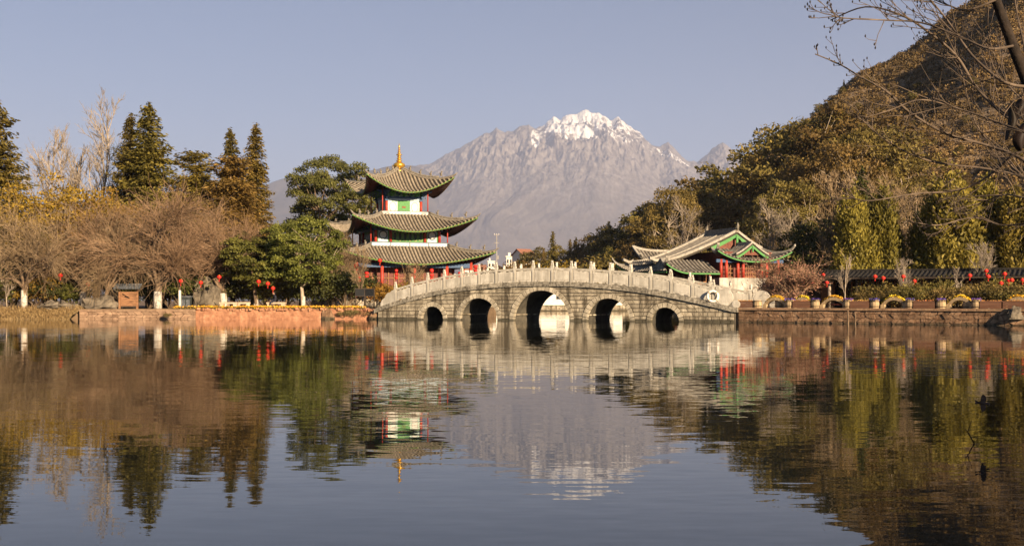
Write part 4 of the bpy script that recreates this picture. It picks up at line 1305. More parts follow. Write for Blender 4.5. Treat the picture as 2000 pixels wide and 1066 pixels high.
# third storey
zf = R1(10.15)
M_GOLD2 = M_GOLD
m = MB(); m.box((0, 0, zf + 1.2), (3.45, 3.45, 2.6)); m.build('third_floor_room', M_TEAL, pg)
COL3 = MB().lathe([(.14, 0), (.14, 1.42)], 12).mesh('column', M_RED)
CAP3 = MB().box((0, 0, 0), (.34, .34, .3)).mesh('column_cap', M_BLUE)
THIN3 = MB().lathe([(.06, 0), (.06, 2.6)], 8).mesh('corner_post', M_RED)
for k in range(4):
    rt = side_rot(k)
    o = link('column', COL3, pg, rt @ Vector((-1.8, -1.8, zf)))
    c = link('column_cap', CAP3, o, (0, 0, 1.56))
    link('corner_post', THIN3, pg, rt @ Vector((-2.36, -2.36, zf)))
    pr_ = face(k, -2.4, 2.4, -2.43, zf + .03, zf + .32, .07, 'parapet', M_WHITE)
    face(k, -2.44, 2.44, -2.46, zf + .32, zf + .37, .13, 'parapet_rail', M_SLATE, pr_)
    for i in range(5):
        for sx_ in (-1, 1):
            x = sx_ * (2.25 - i * .13)
            face(k, x - .035, x + .035, -2.45, zf + .09, zf + .27, .025, 'parapet_inlay', M_BLUE if i < 3 else M_RED, pr_)
    for i in range(8):
        x = -.5 + i * .143
        face(k, x - .03, x + .03, -2.45, zf + .13, zf + .24, .025, 'parapet_inlay', M_GREEN, pr_)
    pn = face(k, -.62, .62, -1.80, zf + .2, zf + 1.45, .08, 'wall_panel', M_GREEN)
    face(k, -.2, .2, -1.83, zf + .72, zf + .9, .035, 'plaque', M_OLDWOOD, pn)
    for sx_ in (-1, 1):
        pn = face(k, sx_ * 1.15 - .5, sx_ * 1.15 + .5, -1.775, zf + .2, zf + 1.45, .05, 'wall_panel', M_TEAL)
        disc(k, sx_ * 1.15, -1.80, zf + .82, .36, .5, .03, 'oval_ring', M_SLATE, pn, hole=.9)
        disc(k, sx_ * 1.15, -1.795, zf + .82, .33, .46, .02, 'oval_window', M_WHITE, pn)
    face(k, -1.75, 1.75, -1.86, zf + 1.46, zf + 1.66, .1, 'frieze', M_PALE)
    face(k, -2.25, 2.25, -1.93, zf + 1.68, zf + 1.86, .2, 'tie_beam', M_BLUE)
    for i in range(7):
        x = -1.95 + 3.9 * i / 6
        m = MB()
        for lv, (wd, dp) in enumerate(((.16, .3), (.3, .55), (.46, .85), (.56, 1.1))):
            m.box(rt @ Vector((x, -1.95 - dp / 2 + .2, zf + 1.93 + lv * .15)), (wd, dp, .12) if k % 2 == 0 else (dp, wd, .12))
        m.build('bracket', M_GREEN if i % 2 else M_BLUE, pg)
        if i < 6:                              # painted V braces between the brackets
            x2 = x + .325; m = MB()
            for sg in (-1, 1):
                a = rt @ Vector((x2, -2.2, zf + 2.36)); b_ = rt @ Vector((x2 + sg * .24, -2.2, zf + 1.93)); m.tube([a, b_], .045, 5)
            m.build('brace', M_GREEN, pg)
# finial
fz = 0.0
FE = empty('finial', (0, 0, R1(14.72))); FE.parent = pg; FE.scale = (1.3, 1.3, 1.08)
fin = FE
MB().lathe([(.3, 0), (.34, .1), (.2, .18), (.18, .3)], 14, (0, 0, fz)).build('stem', M_GOLD, fin)
MB().lathe([(.16, 0), (.36, .1), (.46, .28), (.42, .46), (.22, .6), (.14, .64)], 20, (0, 0, fz + .3), rib=.04).build('melon', M_GOLD, fin)
z = fz + .93
for r_, h_ in ((.24, .2), (.2, .19), (.17, .18), (.24, .16), (.14, .17), (.12, .16), (.10, .15)):
    MB().lathe([(r_ * .45, 0), (r_, h_ * .35), (r_, h_ * .6), (r_ * .45, h_)], 14, (0, 0, z)).build('ring', M_GOLD, fin); z += h_ + .012
MB().lathe([(.05, 0), (.09, .12), (.05, .25), (.012, .5)], 10, (0, 0, z)).build('tip', M_GOLD, fin)

# ------------------------------------------------------------------ the gabled waterside hall on the right
HLY = 98.0
hall = empty('gabled_hall', (X(1438, HLY), HLY, LAND), math.radians(22), 'grey-tiled hall with green gable boards and red columns behind the bridge', 'hall')
HB_ = -LAND
def hz_(z): return z + HB_
M_SCREEN = mat('carved_screen', (.10, .03, .018), (.2, .075, .045), 7, .7)

def sheet(fn, nu, nt, name, mt, th=.12, parent=hall):
    """roof sheet with thickness; fn(u,t): u along the ridge, t from ridge to eave"""
    m = MB()
    m.grid(lambda a, b_: fn(a, b_), nu, nt, True, flip=False)
    m.grid(lambda a, b_: fn(a, b_) - Vector((0, 0, th)), nu, nt, True, flip=True)
    for e in (0.0, 1.0):
        m.grid(lambda a, b_: fn(e, a) - Vector((0, 0, th * b_)), nt, 1, False)
    m.grid(lambda a, b_: fn(a, 1.0) - Vector((0, 0, th * b_)), nu, 1, False)
    return m.build(name, mt, parent)
def rows(fn, n, parent, r, nseg=8, ext=1.01, t0=lambda u: 0.0):
    for i in range(n):
        u = (i + .5) / n
        a = t0(u)
        if a > .95: continue
        pts = [fn(u, a + (ext - a) * k / nseg) for k in range(nseg + 1)]
        rib(pts, r).build('tile_row', M_TILE2, parent)
def beam(pts, w, h, name, mt, parent=hall):
    """square-edged ridge following points"""
    m = MB()
    for a, b_ in zip(pts[:-1], pts[1:]):
        d = (b_ - a); s = d.cross(Vector((0, 0, 1))).normalized() * (w / 2)
        if s.length < 1e-6: s = Vector((w / 2, 0, 0))
        up = Vector((0, 0, h))
        m.hexa([a - s, b_ - s, b_ + s, a + s, a - s + up, b_ - s + up, b_ + s + up, a + s + up])
    return m.build(name, mt, parent)

RL = 4.6           # ridge length
ZR = 7.15          # ridge height above the water
# long left slope, falling away towards the bridge
def left_slope(u, t):
    x = -7.7 * t
    z = ZR - 2.75 * (1 - (1 - min(t, 1.0)) ** 1.35) * 1.0
    z += .35 * max(0, t - .8) * 2.5 * (abs(2 * u - 1)) ** 2
    return Vector((x, RL * u, hz_(z)))
def right_slope(u, t):
    x = 2.5 * t
    return Vector((x, RL * (1 - u), hz_(ZR - 1.42 * (1 - (1 - min(t, 1.0)) ** 1.2))))
rl_ = sheet(left_slope, 10, 14, 'left_roof', M_TILEBASE); rows(left_slope, 15, rl_, .1, 10)
rr_ = sheet(right_slope, 10, 8, 'right_roof', M_TILEBASE); rows(right_slope, 15, rr_, .1, 6)
beam([Vector((0, -.15, hz_(ZR))), Vector((0, RL + .1, hz_(ZR)))], .3, .42, 'main_ridge', M_RIDGE)
for yy in (0.0, RL):
    u = yy / RL
    beam([left_slope(u, k / 12) + Vector((0, 0, .08)) for k in range(13)] + [left_slope(u, 1.0) + Vector((-.5, 0, .28))], .26, .22, 'verge_ridge', M_RIDGEW)
    beam([right_slope(1 - u, k / 6) + Vector((0, 0, .08)) for k in range(7)], .26, .22, 'verge_ridge', M_RIDGEW)
for t_ in (.5,):
    pass
beam([left_slope(.45, k / 12) + Vector((0, 0, .06)) for k in range(1, 13)], .2, .14, 'verge_ridge', M_RIDGEW)
# ridge-end ornaments
for yy in (-.15, RL + .1):
    MB().tube([(0, yy, hz_(ZR + .3)), (0, yy - .1, hz_(ZR + .6)), (.05, yy - .02, hz_(ZR + .85))], [.16, .1, .02], 7).build('ridge_horn', M_RIDGE, hall)
# front gable: red boards and broad green bargeboards
m = MB(); m.extrude_poly([(-2.3, .25, hz_(5.75)), (2.3, .25, hz_(5.75)), (0, .25, hz_(ZR - .1))], (0, .12, 0)); m.build('gable_wall', M_SCREEN, hall)
for sg in (-1, 1):
    f_ = (lambda k: left_slope(0, k * 2.5 / 7.7)) if sg < 0 else (lambda k: right_slope(1, k))
    m = MB()
    n = 6
    for k in range(n):
        a, b_ = f_(k / n), f_((k + 1) / n)
        for q in (a, b_): q.y = -.1
        dn0 = Vector((0, 0, -.12)); h0 = Vector((0, 0, -.42 + .05 * (k == 0)))
        m.hexa([a + h0, b_ + h0, b_ + dn0, a + dn0, a + h0 + Vector((0, .1, 0)), b_ + h0 + Vector((0, .1, 0)), b_ + dn0 + Vector((0, .1, 0)), a + dn0 + Vector((0, .1, 0))])
    m.build('bargeboard', M_GREEN, hall)
m = MB(); m.box((0, -.12, hz_(ZR - .62)), (.18, .12, .75)); m.lathe([(.02, 0), (.14, .08), (.1, .2), (.04, .26)], 8, (0, -.12, hz_(ZR - 1.2))); m.build('gable_pendant', M_GREEN, hall)

# skirt roof round the front and right sides with upturned corners
def corner_lift(u, p=2.6): return abs(2 * u - 1) ** p
def skirt(name, a0, b0, a1, b1, zt, ze, lift, n, la=True, lb=True, parent=hall, tri=True):
    """from inner edge a0-b0 (height zt) down to eave a1-b1 (height ze)"""
    a0, b0, a1, b1 = [Vector((*q, 0)) for q in (a0, b0, a1, b1)]
    def fn(u, t):
        i = a0.lerp(b0, u); o = a1.lerp(b1, u); p = i.lerp(o, t)
        c = 0.0
        if la and u < .5: c = (1 - 2 * u) ** 2.4
        if lb and u > .5: c = max(c, (2 * u - 1) ** 2.4)
        z = zt - (zt - ze) * (1 - (1 - min(t, 1)) ** 1.3) + lift * c * t * t
        return Vector((p.x, p.y, hz_(z)))
    r_ = sheet(fn, 20, 6, name, M_TILEBASE, .1, parent)
    ln = (b1 - a1).length
    dr = (b1 - a1) / ln
    k = int(ln / .33)
    wa = (a0 - a1).dot(dr); wb = (b1 - b0).dot(dr)
    for i in range(k):
        s = (i + .5) / k * ln
        t0 = 0.0
        if wa > 0 and s < wa: t0 = 1 - s / wa
        if wb > 0 and ln - s < wb: t0 = 1 - (ln - s) / wb
        if t0 > .93: continue
        pts = []
        for j in range(6):
            t = t0 + (1.02 - t0) * j / 5
            i0 = -wa * 0 + (wa * (1 - t)); i1 = ln - wb * (1 - t)
            u = min(1, max(0, (s - i0) / max(i1 - i0, .01)))
            pts.append(fn(u, t))
        rib(pts, .1).build('tile_row', M_TILE2, r_)
    m = MB(); n_ = 24
    out = ((a1 + b1) / 2 - (a0 + b0) / 2).normalized() * .03
    for i in range(n_):
        p, q = fn(i / n_, 1) + out, fn((i + 1) / n_, 1) + out
        d1 = Vector((0, 0, -.05)); d2 = Vector((0, 0, -.15)); bk = -out * 3
        m.hexa([p + d2, q + d2, q + d1, p + d1, p + d2 + bk, q + d2 + bk, q + d1 + bk, p + d1 + bk])
    m.build('eave_board', M_GREEN, r_)
    for flag, u in ((la, 0.0), (lb, 1.0)):
        if flag:
            pts = [fn(u, k_ / 6) + Vector((0, 0, .06)) for k_ in range(7)]
            e = (pts[-1] - pts[-2]).normalized()
            pts.append(pts[-1] + e * .3 + Vector((0, 0, .22)))
            beam(pts, .2, .16, 'hip_ridge', M_RIDGEW, r_)
    return fn
skirt('front_skirt_roof', (-2.3, .1), (2.5, .1), (-3.4, -2.6), (3.7, -2.6), 5.75, 4.75, .85, 20)
skirt('right_skirt_roof', (2.5, .1), (2.5, RL), (3.7, -2.6), (3.7, RL + 1.2), 5.72, 4.75, .85, 20, la=False)
# small entrance gable over the front skirt
def pl(u, t): return Vector((-1.55 * t, -2.35 + 2.2 * u, hz_(6.12 - .95 * (1 - (1 - min(t, 1)) ** 1.25))))
def pr2(u, t): return Vector((1.55 * t, -2.35 + 2.2 * (1 - u), hz_(6.12 - .95 * (1 - (1 - min(t, 1)) ** 1.25))))
for nm, fn in (('porch_roof', pl), ('porch_roof', pr2)):
    r_ = sheet(fn, 6, 6, nm, M_TILEBASE, .1); rows(fn, 7, r_, .1, 5)
beam([Vector((0, -2.4, hz_(6.12))), Vector((0, -.3, hz_(6.12)))], .2, .2, 'porch_ridge', M_RIDGEW)
for fn, u in ((pl, 0), (pr2, 1)):
    beam([fn(u, k / 6) + Vector((0, 0, .05)) for k in range(7)], .2, .14, 'verge_ridge', M_RIDGEW)
    m = MB()
    for k in range(5):
        a, b_ = fn(u, k / 5), fn(u, (k + 1) / 5)
        a.y = b_.y = -2.42
        m.hexa([a + Vector((0, 0, -.3)), b_ + Vector((0, 0, -.3)), b_ + Vector((0, 0, -.1)), a + Vector((0, 0, -.1)), a + Vector((0, .08, -.3)), b_ + Vector((0, .08, -.3)), b_ + Vector((0, .08, -.1)), a + Vector((0, .08, -.1))])
    m.build('porch_bargeboard', M_GREEN, hall)
m = MB(); m.extrude_poly([(-1.2, -2.2, hz_(5.2)), (1.2, -2.2, hz_(5.2)), (0, -2.2, hz_(6.0))], (0, .1, 0)); m.build('porch_gable', M_SCREEN, hall)
m = MB(); m.box((0, -2.44, hz_(5.7)), (.12, .1, .5)); m.build('porch_pendant', M_GREEN, hall)
# low side wing towards the bridge
skirt('wing_front_roof', (-7.2, -.3), (-3.2, -.3), (-7.9, -2.3), (-3.0, -2.3), 4.75, 3.75, .75, 20, lb=False)
skirt('wing_left_roof', (-7.2, RL), (-7.2, -.3), (-8.5, RL + .8), (-7.9, -2.3), 4.8, 3.85, .75, 20, la=True, lb=False)
# rear wing whose upturned eave shows beyond the long slope
def rw1(u, t): return Vector((-6.4 + 3.8 * u, RL + 1.6 - 1.6 * t, hz_(5.7 - 1.0 * (1 - (1 - min(t, 1)) ** 1.3) + .35 * (1 - u) ** 4)))
r_ = sheet(rw1, 14, 6, 'rear_wing_roof', M_TILEBASE); rows(rw1, 11, r_, .1, 5)
beam([rw1(k / 10, 0) + Vector((0, 0, .02)) for k in range(11)], .2, .2, 'rear_wing_ridge', M_RIDGEW)
pts = [rw1(0, k / 6) + Vector((0, 0, .05)) for k in range(7)]; beam(pts + [pts[-1] + Vector((-.3, -.3, .3))], .2, .15, 'verge_ridge', M_RIDGEW)
# bodies
m = MB(); m.box((.1, 1.7, hz_(3.7)), (4.9, 6.0, 3.6)); m.build('hall_room', M_DKRED, hall)
m = MB(); m.box((-5.2, 1.8, hz_(2.5)), (4.9, 4.6, 3.4)); m.build('wing_room', M_DKRED, hall)
m = MB(); m.box((-.55, -.9, hz_(2.07)), (4.9, 2.6, 2.54)); m.build('plinth', M_PLINTH, hall)
CH = MB().lathe([(.13, 0), (.13, 1.5)], 12).mesh('column', M_RED)
for x in (-2.75, -2.25, -1.15, -.65, 1.1, 1.6, 2.7):
    link('column', CH, hall, (x, -2.02, hz_(3.34)))
# carved screens between columns
for x0, x1 in ((-2.05, -1.3), (-.5, 1.0), (1.75, 2.6)):
    m = MB(); n = max(2, int((x1 - x0) / .2))
    for i in range(n + 1): m.box((x0 + (x1 - x0) * i / n, -1.55, hz_(3.95)), (.06, .06, 1.2))
    for zz_ in (3.42, 3.75, 4.1, 4.45): m.box(((x0 + x1) / 2, -1.56, hz_(zz_)), (x1 - x0, .05, .06))
    m.build('lattice_screen', M_OLDWOOD, hall)
m = MB(); m.box((0, -2.02, hz_(4.72)), (6.4, .16, .26)); m.build('lintel', M_BLUE, hall)
for i in range(6):
    m = MB(); m.box((-5.9 + i * .5, -.58, hz_(3.0)), (.3, .1, 1.2)); m.build('wing_window', M_OLDWOOD, hall)

# ------------------------------------------------------------------ left bank
LY = 96.2                        # line of the quay
def at_line(A, B, px, off=0.0):
    """point on the ground line A-B seen at this pixel column, pushed back by off"""
    u = (px - 1000.0) / F; d = B - A
    t = (u * A.y - A.x) / (d.x - u * d.y)
    q = A + d * t; n = Vector((-d.y, d.x)).normalized()
    if n.y < 0: n = -n
    return q + n * off
rq = random.Random(21)
def rubble_wall(name, label, A, B, z0, z1, sh, sl, mt, backm, jitter=.3, deep=.25, cope=None, group=None, limit=290):
    """retaining wall: backing, uneven stones as pieces, coping slabs"""
    Ln = (B - A).length; yaw = math.atan2(B.y - A.y, B.x - A.x)
    e = empty(name, (A.x, A.y, 0), yaw, label, 'wall', group)
    MB().box((Ln / 2, deep / 2 + .06, (z0 + z1) / 2), (Ln, deep, z1 - z0)).build('backing', backm, e)
    rows_ = max(1, int(round((z1 - z0) / sh))); cols = max(1, int(round(Ln / sl)))
    gp = {}
    def node(i, j):
        if (i, j) not in gp:
            jx = 0 if i in (0, cols) else rq.uniform(-1, 1) * jitter * sl
            jz = 0 if j in (0, rows_) else rq.uniform(-1, 1) * jitter * sh
            gp[(i, j)] = (Ln * i / cols + jx + (sl * .45 if j % 2 and 0 < i < cols else 0), z0 + (z1 - z0) * j / rows_ + jz)
        return gp[(i, j)]
    st = []
    for j in range(rows_):
        for i in range(cols):
            q = [node(i, j), node(i + 1, j), node(i + 1, j + 1), node(i, j + 1)]
            cx = sum(p[0] for p in q) / 4; cz = sum(p[1] for p in q) / 4
            y0 = -.02 - rq.random() * .06
            o = [(cx + (p[0] - cx) * .92, y0 + rq.uniform(-.015, .015), cz + (p[1] - cz) * .9) for p in q]
            bck = [(cx + (p[0] - cx) * .96, .1, cz + (p[1] - cz) * .96) for p in q]
            st.append(o + bck)
    for p in st[:limit]: MB().hexa(p).build('stone', mt, e)
    if st[limit:]:
        m = MB()
        for p in st[limit:]: m.hexa(p)
        m.build('small_stones', mt, e)['kind'] = 'stuff'
    if cope:
        h, over, ln, cm = cope
        a = 0.0
        while a < Ln - .05:
            b_ = min(a + ln * rq.uniform(.8, 1.2), Ln)
            MB().box(((a + b_) / 2, .12, z1 + h / 2 + rq.uniform(-.006, .006)), (b_ - a - .012, .4 + over * 2, h)).build('coping_slab', cm, e)
            a = b_
    return e
LA = Vector((X(155, LY), LY)); LM = Vector((X(382, LY), LY)); LB = Vector((-11.15, LY - .9))
rubble_wall('quay_wall', 'low weathered stone quay wall under the notice shelter', LA, LM, -.4, .62, .28, .62, M_GREYWALL, M_EARTH, jitter=.18, cope=(.12, .05, 1.3, M_GREYWALL))
# plastered terracotta wall: uneven face built as one skin
Ln = (LB - LM).length
tw = empty('terracotta_wall', (LM.x, LM.y, 0), math.atan2(LB.y - LM.y, LB.x - LM.x), 'crumbling terracotta bank wall below the yellow flower bed', 'wall')
def tface(a, b_):
    x = Ln * a; z = -.5 + 1.28 * b_
    n = mnoise.noise(Vector((x * 1.3, z * 2.5, 3))) * .07 + mnoise.noise(Vector((x * .35, z, 7))) * .1 + mnoise.noise(Vector((x * 4, z * 5, 1))) * .025
    return Vector((x, n + .05 * b_, z + (mnoise.noise(Vector((x * 1.1, 0, 5))) * .07 if b_ > .97 else 0)))
MB().grid(tface, 170, 9, False).build('wall_face', M_TERRA, tw)
MB().grid(lambda a, b_: tface(a, 1.0) + Vector((0, .55 * b_, .02 * b_)), 170, 1, False).build('wall_top', M_TERRA, tw)
for k in range(46):
    x = Ln * (k + rq.random()) / 46
    m = MB(); s = rq.uniform(.12, .3)
    m.box((x, .0 + rq.random() * .12, .76 + rq.random() * .05), (s * 1.5, s, s * .7), rz=rq.random() * 3, rx=rq.uniform(-.3, .3), ry=rq.uniform(-.3, .3)); m.build('edge_stone', M_TERRA, tw)

def rock(name, label, loc, size, seed, mt=M_ROCKERY, group=None, sub=3, rough=.5):
    rr = random.Random(seed); off = Vector((seed * 3.1, seed * 1.7, seed))
    n, k = 16, 10
    vs_ = []
    for j in range(k + 1):
        ph = math.pi * j / k
        for i in range(n):
            th = 2 * math.pi * i / n
            d = Vector((math.sin(ph) * math.cos(th), math.sin(ph) * math.sin(th), math.cos(ph)))
            r = 1 + rough * mnoise.noise(d * 1.6 + off) + rough * .6 * mnoise.noise(d * 3.7 + off)
            v = d * r
            vs_.append((v.x * size[0], v.y * size[1], max(v.z, -.35) * size[2]))
    fs = [(j * n + i, j * n + (i + 1) % n, (j + 1) * n + (i + 1) % n, (j + 1) * n + i) for j in range(k) for i in range(n)]
    fs = [f[::-1] for f in fs]
    o = MB().add(vs_, fs, False).build(name, mt)
    o.location = loc
    return tag(o, label, 'rock', group)

# grassy slope at the far left
def bankf(a, b_):
    x = -60 + (LA.x - .1 + 60) * a
    y = 93.8 + 3.4 * b_ + mnoise.noise(Vector((x * .4, 0, 2))) * .7
    z = -.25 + 1.12 * b_ ** .7 + mnoise.noise(Vector((x * 1.1, y * 1.1, 0))) * .1
    return Vector((x, y, z))
M_GBANK = mat('grass_bank', (.2, .13, .055), (.34, .24, .11), 1.5, .95, .06, 6, c3=(.2, .19, .07))
tag(MB().grid(bankf, 80, 10, True).build('bank_slope', M_GBANK), kind='structure')
g = np.random.default_rng(77); n = 5200
xs = g.uniform(-50, LA.x, n); bs_ = g.random(n)
pts = np.array([bankf((x + 60) / (LA.x - .1 + 60), b_) for x, b_ in zip(xs, bs_)])
hgt = g.uniform(.12, .4, n)
v, f = leaf_quads(pts + np.stack([np.zeros(n), np.zeros(n), hgt / 2], 1), np.stack([g.normal(size=n) * .3, g.normal(size=n) * .3, np.ones(n)], 1), rv(g, n), hgt, .05)
tag(link('bank_grass', np_mesh('bank_grass', v, f, LF_GRASS)), 'short dry grass on the far left water edge', kind='stuff')

gw = LAND
rocks = [(196, 97.8, 1.3, 1.0, .75, 'dark jagged rockery beside the left end of the quay'), (215, 99.6, .8, .8, 1.1, 'tall grey rockery stone behind the leaning whitewashed tree'),
         (130, 97.9, 1.1, .9, .45, 'low dark rock on the grassy bank by the first tree'), (395, 102.5, 1.2, 1.1, 1.7, 'tall pale rockery boulder behind the litter bin'),
         (420, 102.6, 1.0, 1.0, 1.5, 'pale pitted rockery boulder next to the stone bench'), (375, 103.5, 1.1, 1.0, 1.3, 'small grey rockery stone left of the pale boulders'), (100, 97.0, .9, .8, .45, 'small pale stone low on the far left bank')]
for i, (px, d, a, b_, c, lb) in enumerate(rocks):
    rock('rock', lb, (X(px, d), d, gw + c * .2), (a, b_, c), i + 3, rough=.75)
for i, (px, s) in enumerate(((641, .5), (733, .45))):
    rock('rock', ['brown rock standing in the water against the terracotta wall', 'dark rock in the corner of bank and bridge'][i], (X(px, 95.5), 95.6 - .5 * i, .1), (s, s * .8, s * 1.3), 40 + i, M_RUBBLE)

# yellow flower bed along the terracotta wall
g = np.random.default_rng(5); n = 4200
t = g.random(n); xs = LM.x - 2.0 + (LB.x - LM.x + 1.2) * t; ys = LY + .55 + g.random(n) ** 1.5 * 2.4 - .9 * t
band = ((np.sin(xs * 1.7) + np.sin(xs * .6 + 1)) * .25 + .62) > g.random(n)
xs, ys = xs[band], ys[band]; n = len(xs)
v1, f1 = leaf_quads(np.stack([xs, ys, gw + .06 + g.random(n) * .2], 1), rv(g, n), rv(g, n) + np.array([[0, -.4, .8]]), g.uniform(.08, .17, n), g.uniform(.08, .15, n))
tag(link('flower_bed', np_mesh('flower_bed', v1, f1, FL_YEL)), 'strip of small yellow flowers along the terracotta wall', kind='stuff')
n = 5000; t = g.random(n); xs = LM.x - 2.0 + (LB.x - LM.x + 1.2) * t; ys = LY + .4 + g.random(n) * 3.0 - .9 * t
v1, f1 = leaf_quads(np.stack([xs, ys, gw + .03 + g.random(n) * .12], 1), rv(g, n), rv(g, n) + np.array([[0, 0, .8]]), .16, .08)
tag(link('flower_foliage', np_mesh('flower_foliage', v1, f1, LF_HEDGE)), 'low green foliage of the yellow flower bed', kind='stuff')

# ---- trees, left to right
def T(pn, name, label, cat, px, d, top, base=None, **kw):
    z0 = base if base is not None else gw
    return tree(pn, name, label, cat, (X(px, d), d, z0 - .05), Z(top, d) - z0, **kw)
T('cedar', 'cedar', 'dark drooping cedar cut off by the left edge', 'tree', -12, 108, 190, sx=1.15)
T('bare_b', 'bare_tree', 'slim bare tree between the edge cedar and the tall bare tree', 'tree', 92, 122, 240, sx=.8)
T('bare_small', 'bare_tree', 'small bare tree just left of the tall bare poplar', 'tree', 128, 124, 285, sx=.75)
T('bare_tall', 'bare_tree', 'tallest bare tree rising behind the yellow tree', 'tree', 192, 118, 203, sx=.95, rz=1.0)
T('bare_tall', 'bare_tree', 'leaning bare tree left of the tall poplar crown', 'tree', 150, 121, 265, sx=.7, rz=2.6, tilt=.06)
T('spruce_a', 'cypress_tree', 'shorter dark conifer leaning against the tallest conifer', 'tree', 254, 114, 224, sx=.95, rz=.5)
T('spruce_a', 'cypress_tree', 'tall pointed dark conifer with ragged right side', 'tree', 292, 113, 203, sx=1.25, rz=2.0)
T('yellow', 'yellow_tree', 'golden-leaved tree behind brown willows on the left', 'tree', 105, 104.5, 340, sx=1.15, rz=.3)
T('yellow', 'yellow_tree', 'smaller golden tree in front of the tall bare tree', 'tree', 188, 106, 366, sx=1.1, rz=2.2)
T('camphor_b', 'evergreen_tree', 'yellow-green leafy tree behind the leftmost willow', 'tree', 85, 102.5, 446, sx=.8, rz=.7, crown_mat=LF_CYPRESS)
T('camphor_b', 'evergreen_tree', 'olive leafy tree between the rockery and the reddish willow', 'tree', 128, 104, 470, sx=.7, rz=3.7, crown_mat=LF_OLIVE)
T('rusty', 'conifer_tree', 'broad rust-green conifer left of the twin spruces', 'tree', 395, 116, 298, sx=1.35, rz=1.1)
T('rusty', 'conifer_tree', 'rust-green conifer at the left of the conifer group', 'tree', 374, 117, 345, sx=1.1, rz=2.3)
T('rusty', 'conifer_tree', 'low rust-green conifer at the foot of the twin spruces', 'tree', 438, 114, 305, sx=1.3, rz=4.0)
T('spruce_b', 'spruce', 'left of the twin narrow spruces', 'tree', 454, 122, 252, sx=1.0, rz=.4)
T('spruce_b', 'spruce', 'right and taller of the twin narrow spruces', 'tree', 495, 120, 243, sx=1.1, rz=3.0)
T('billow', 'evergreen_tree', 'tall billowy evergreen with gaps behind the pagoda roofs', 'tree', 648, 136, 294, sx=1.03, rz=.8)
T('camphor', 'camphor_tree', 'big bright green camphor tree over the stone benches', 'tree', 592, 100.5, 424, sx=1.0, rz=.5, lime=1.1)
T('camphor_b', 'camphor_tree', 'darker green camphor tree left of the bright one', 'tree', 500, 101.5, 450, sx=1.12, rz=1.9, lime=.8)
T('willow_a', 'willow_tree', 'leftmost brown willow with a whitewashed straight trunk', 'tree', 47, 98.3, 405, sx=.95, rz=.3, lime=1.6)
T('willow_b', 'willow_tree', 'reddish willow behind the dark rockery', 'tree', 163, 101.5, 398, sx=1.05, rz=1.4, lime=1.5)
T('willow_c', 'willow_tree', 'leaning brown willow left of the notice shelter', 'tree', 207, 99.3, 425, sx=.85, rz=2.5, lime=1.2, tilt=-.12)
T('willow_b', 'willow_tree', 'wide willow with thick white-painted trunk right of the shelter', 'tree', 308, 98.3, 372, sx=1.0, rz=.9, lime=1.5)
T('willow_d', 'willow_tree', 'brown willow behind the benches with a slanting pale trunk', 'tree', 438, 102.5, 398, sx=.9, rz=4.1, lime=1.4, tilt=.1)
T('willow_a', 'willow_tree', 'brown willow peeping between camphor and pagoda', 'tree', 660, 108, 455, sx=.75, rz=5.2, lime=.9)
T('willow_d', 'willow_tree', 'thin willow filling the gap at the left edge', 'tree', -8, 103, 450, sx=.85, rz=3.3)
T('round', 'evergreen_tree', 'olive evergreen just inside the left edge behind the thin willow', 'tree', 22, 104.5, 420, sx=.9, rz=1.2, crown_mat=LF_CYPRESS)
T('willow_c', 'willow_tree', 'brown willow crown between the shelter willow and the bench willow', 'tree', 375, 106, 420, sx=.95, rz=5.9)
T('bare_brown', 'bare_tree', 'dark-stemmed bare tree in front of the pagoda left side', 'tree', 708, 98.0, 462, sx=.62, rz=.4, lime=1.1)
T('bare_small', 'bare_tree', 'thin pale sapling at the far left edge', 'tree', 14, 97.8, 530, sx=1.1)
T('bare_brown', 'bare_tree', 'spreading bare shrub tree in front of the pagoda ground floor', 'tree', 800, 106, 500, sx=1.15, rz=2.0)
# undergrowth and evergreen backing
k = 0
for px, d, top in [(-20, 108, 500), (30, 110, 470), (75, 107, 500), (120, 109, 470), (175, 110, 465), (225, 108, 480), (268, 107, 500), (318, 110, 470), (352, 107, 505), (400, 111, 480), (455, 112, 470), (500, 108, 500),
                   (540, 112, 480), (585, 110, 500), (630, 113, 490), (668, 110, 520), (45, 122, 420), (120, 124, 410), (215, 123, 405), (250, 121, 420), (320, 122, 410), (370, 124, 420), (440, 126, 430), (520, 127, 440), (560, 128, 455), (610, 130, 470)]:
    T('darkround' if k % 3 else 'round', 'evergreen_tree', 'dark evergreen filling the shade behind the left bank trees', 'tree', px, d, top, sx=R.uniform(.85, 1.2), group='shaded evergreens behind the left bank', crown_mat=[None, LF_OLIVE, None, LF_CAMPHOR][k % 4])
    k += 1
for px, d, h in [(20, 101, 2.0), (60, 101.5, 3.2), (82, 100.5, 2.4), (140, 102, 2.2), (235, 103, 2.6), (262, 102.4, 2.0), (290, 103, 2.2), (330, 103, 3.0), (355, 103, 2.6), (470, 104, 2.4), (520, 105, 2.6), (560, 105, 2.2), (610, 104, 2.0), (645, 103, 2.4), (675, 102, 2.8), (690, 103.5, 2.6)]:
    tree('shrub_dark' if px % 4 else 'shrub_green', 'shrub', 'leafy evergreen shrub in the undergrowth of the left bank', 'shrub', (X(px, d), d, gw - .05), h * 1.25, sx=1.15, group='undergrowth shrubs on the left bank')
for px, d, h, lb in [(752, 101.5, 2.3, 'yellow-green bush beside the left end of the bridge'), (785, 103.5, 2.4, 'yellow-green bush behind the lowest bridge railing panels'), (815, 105, 2.2, 'yellow-green bush in front of the pagoda columns')]:
    tree('shrub_yellow', 'bush', lb, 'bush', (X(px, d), d, gw - .05), h, sx=1.2)
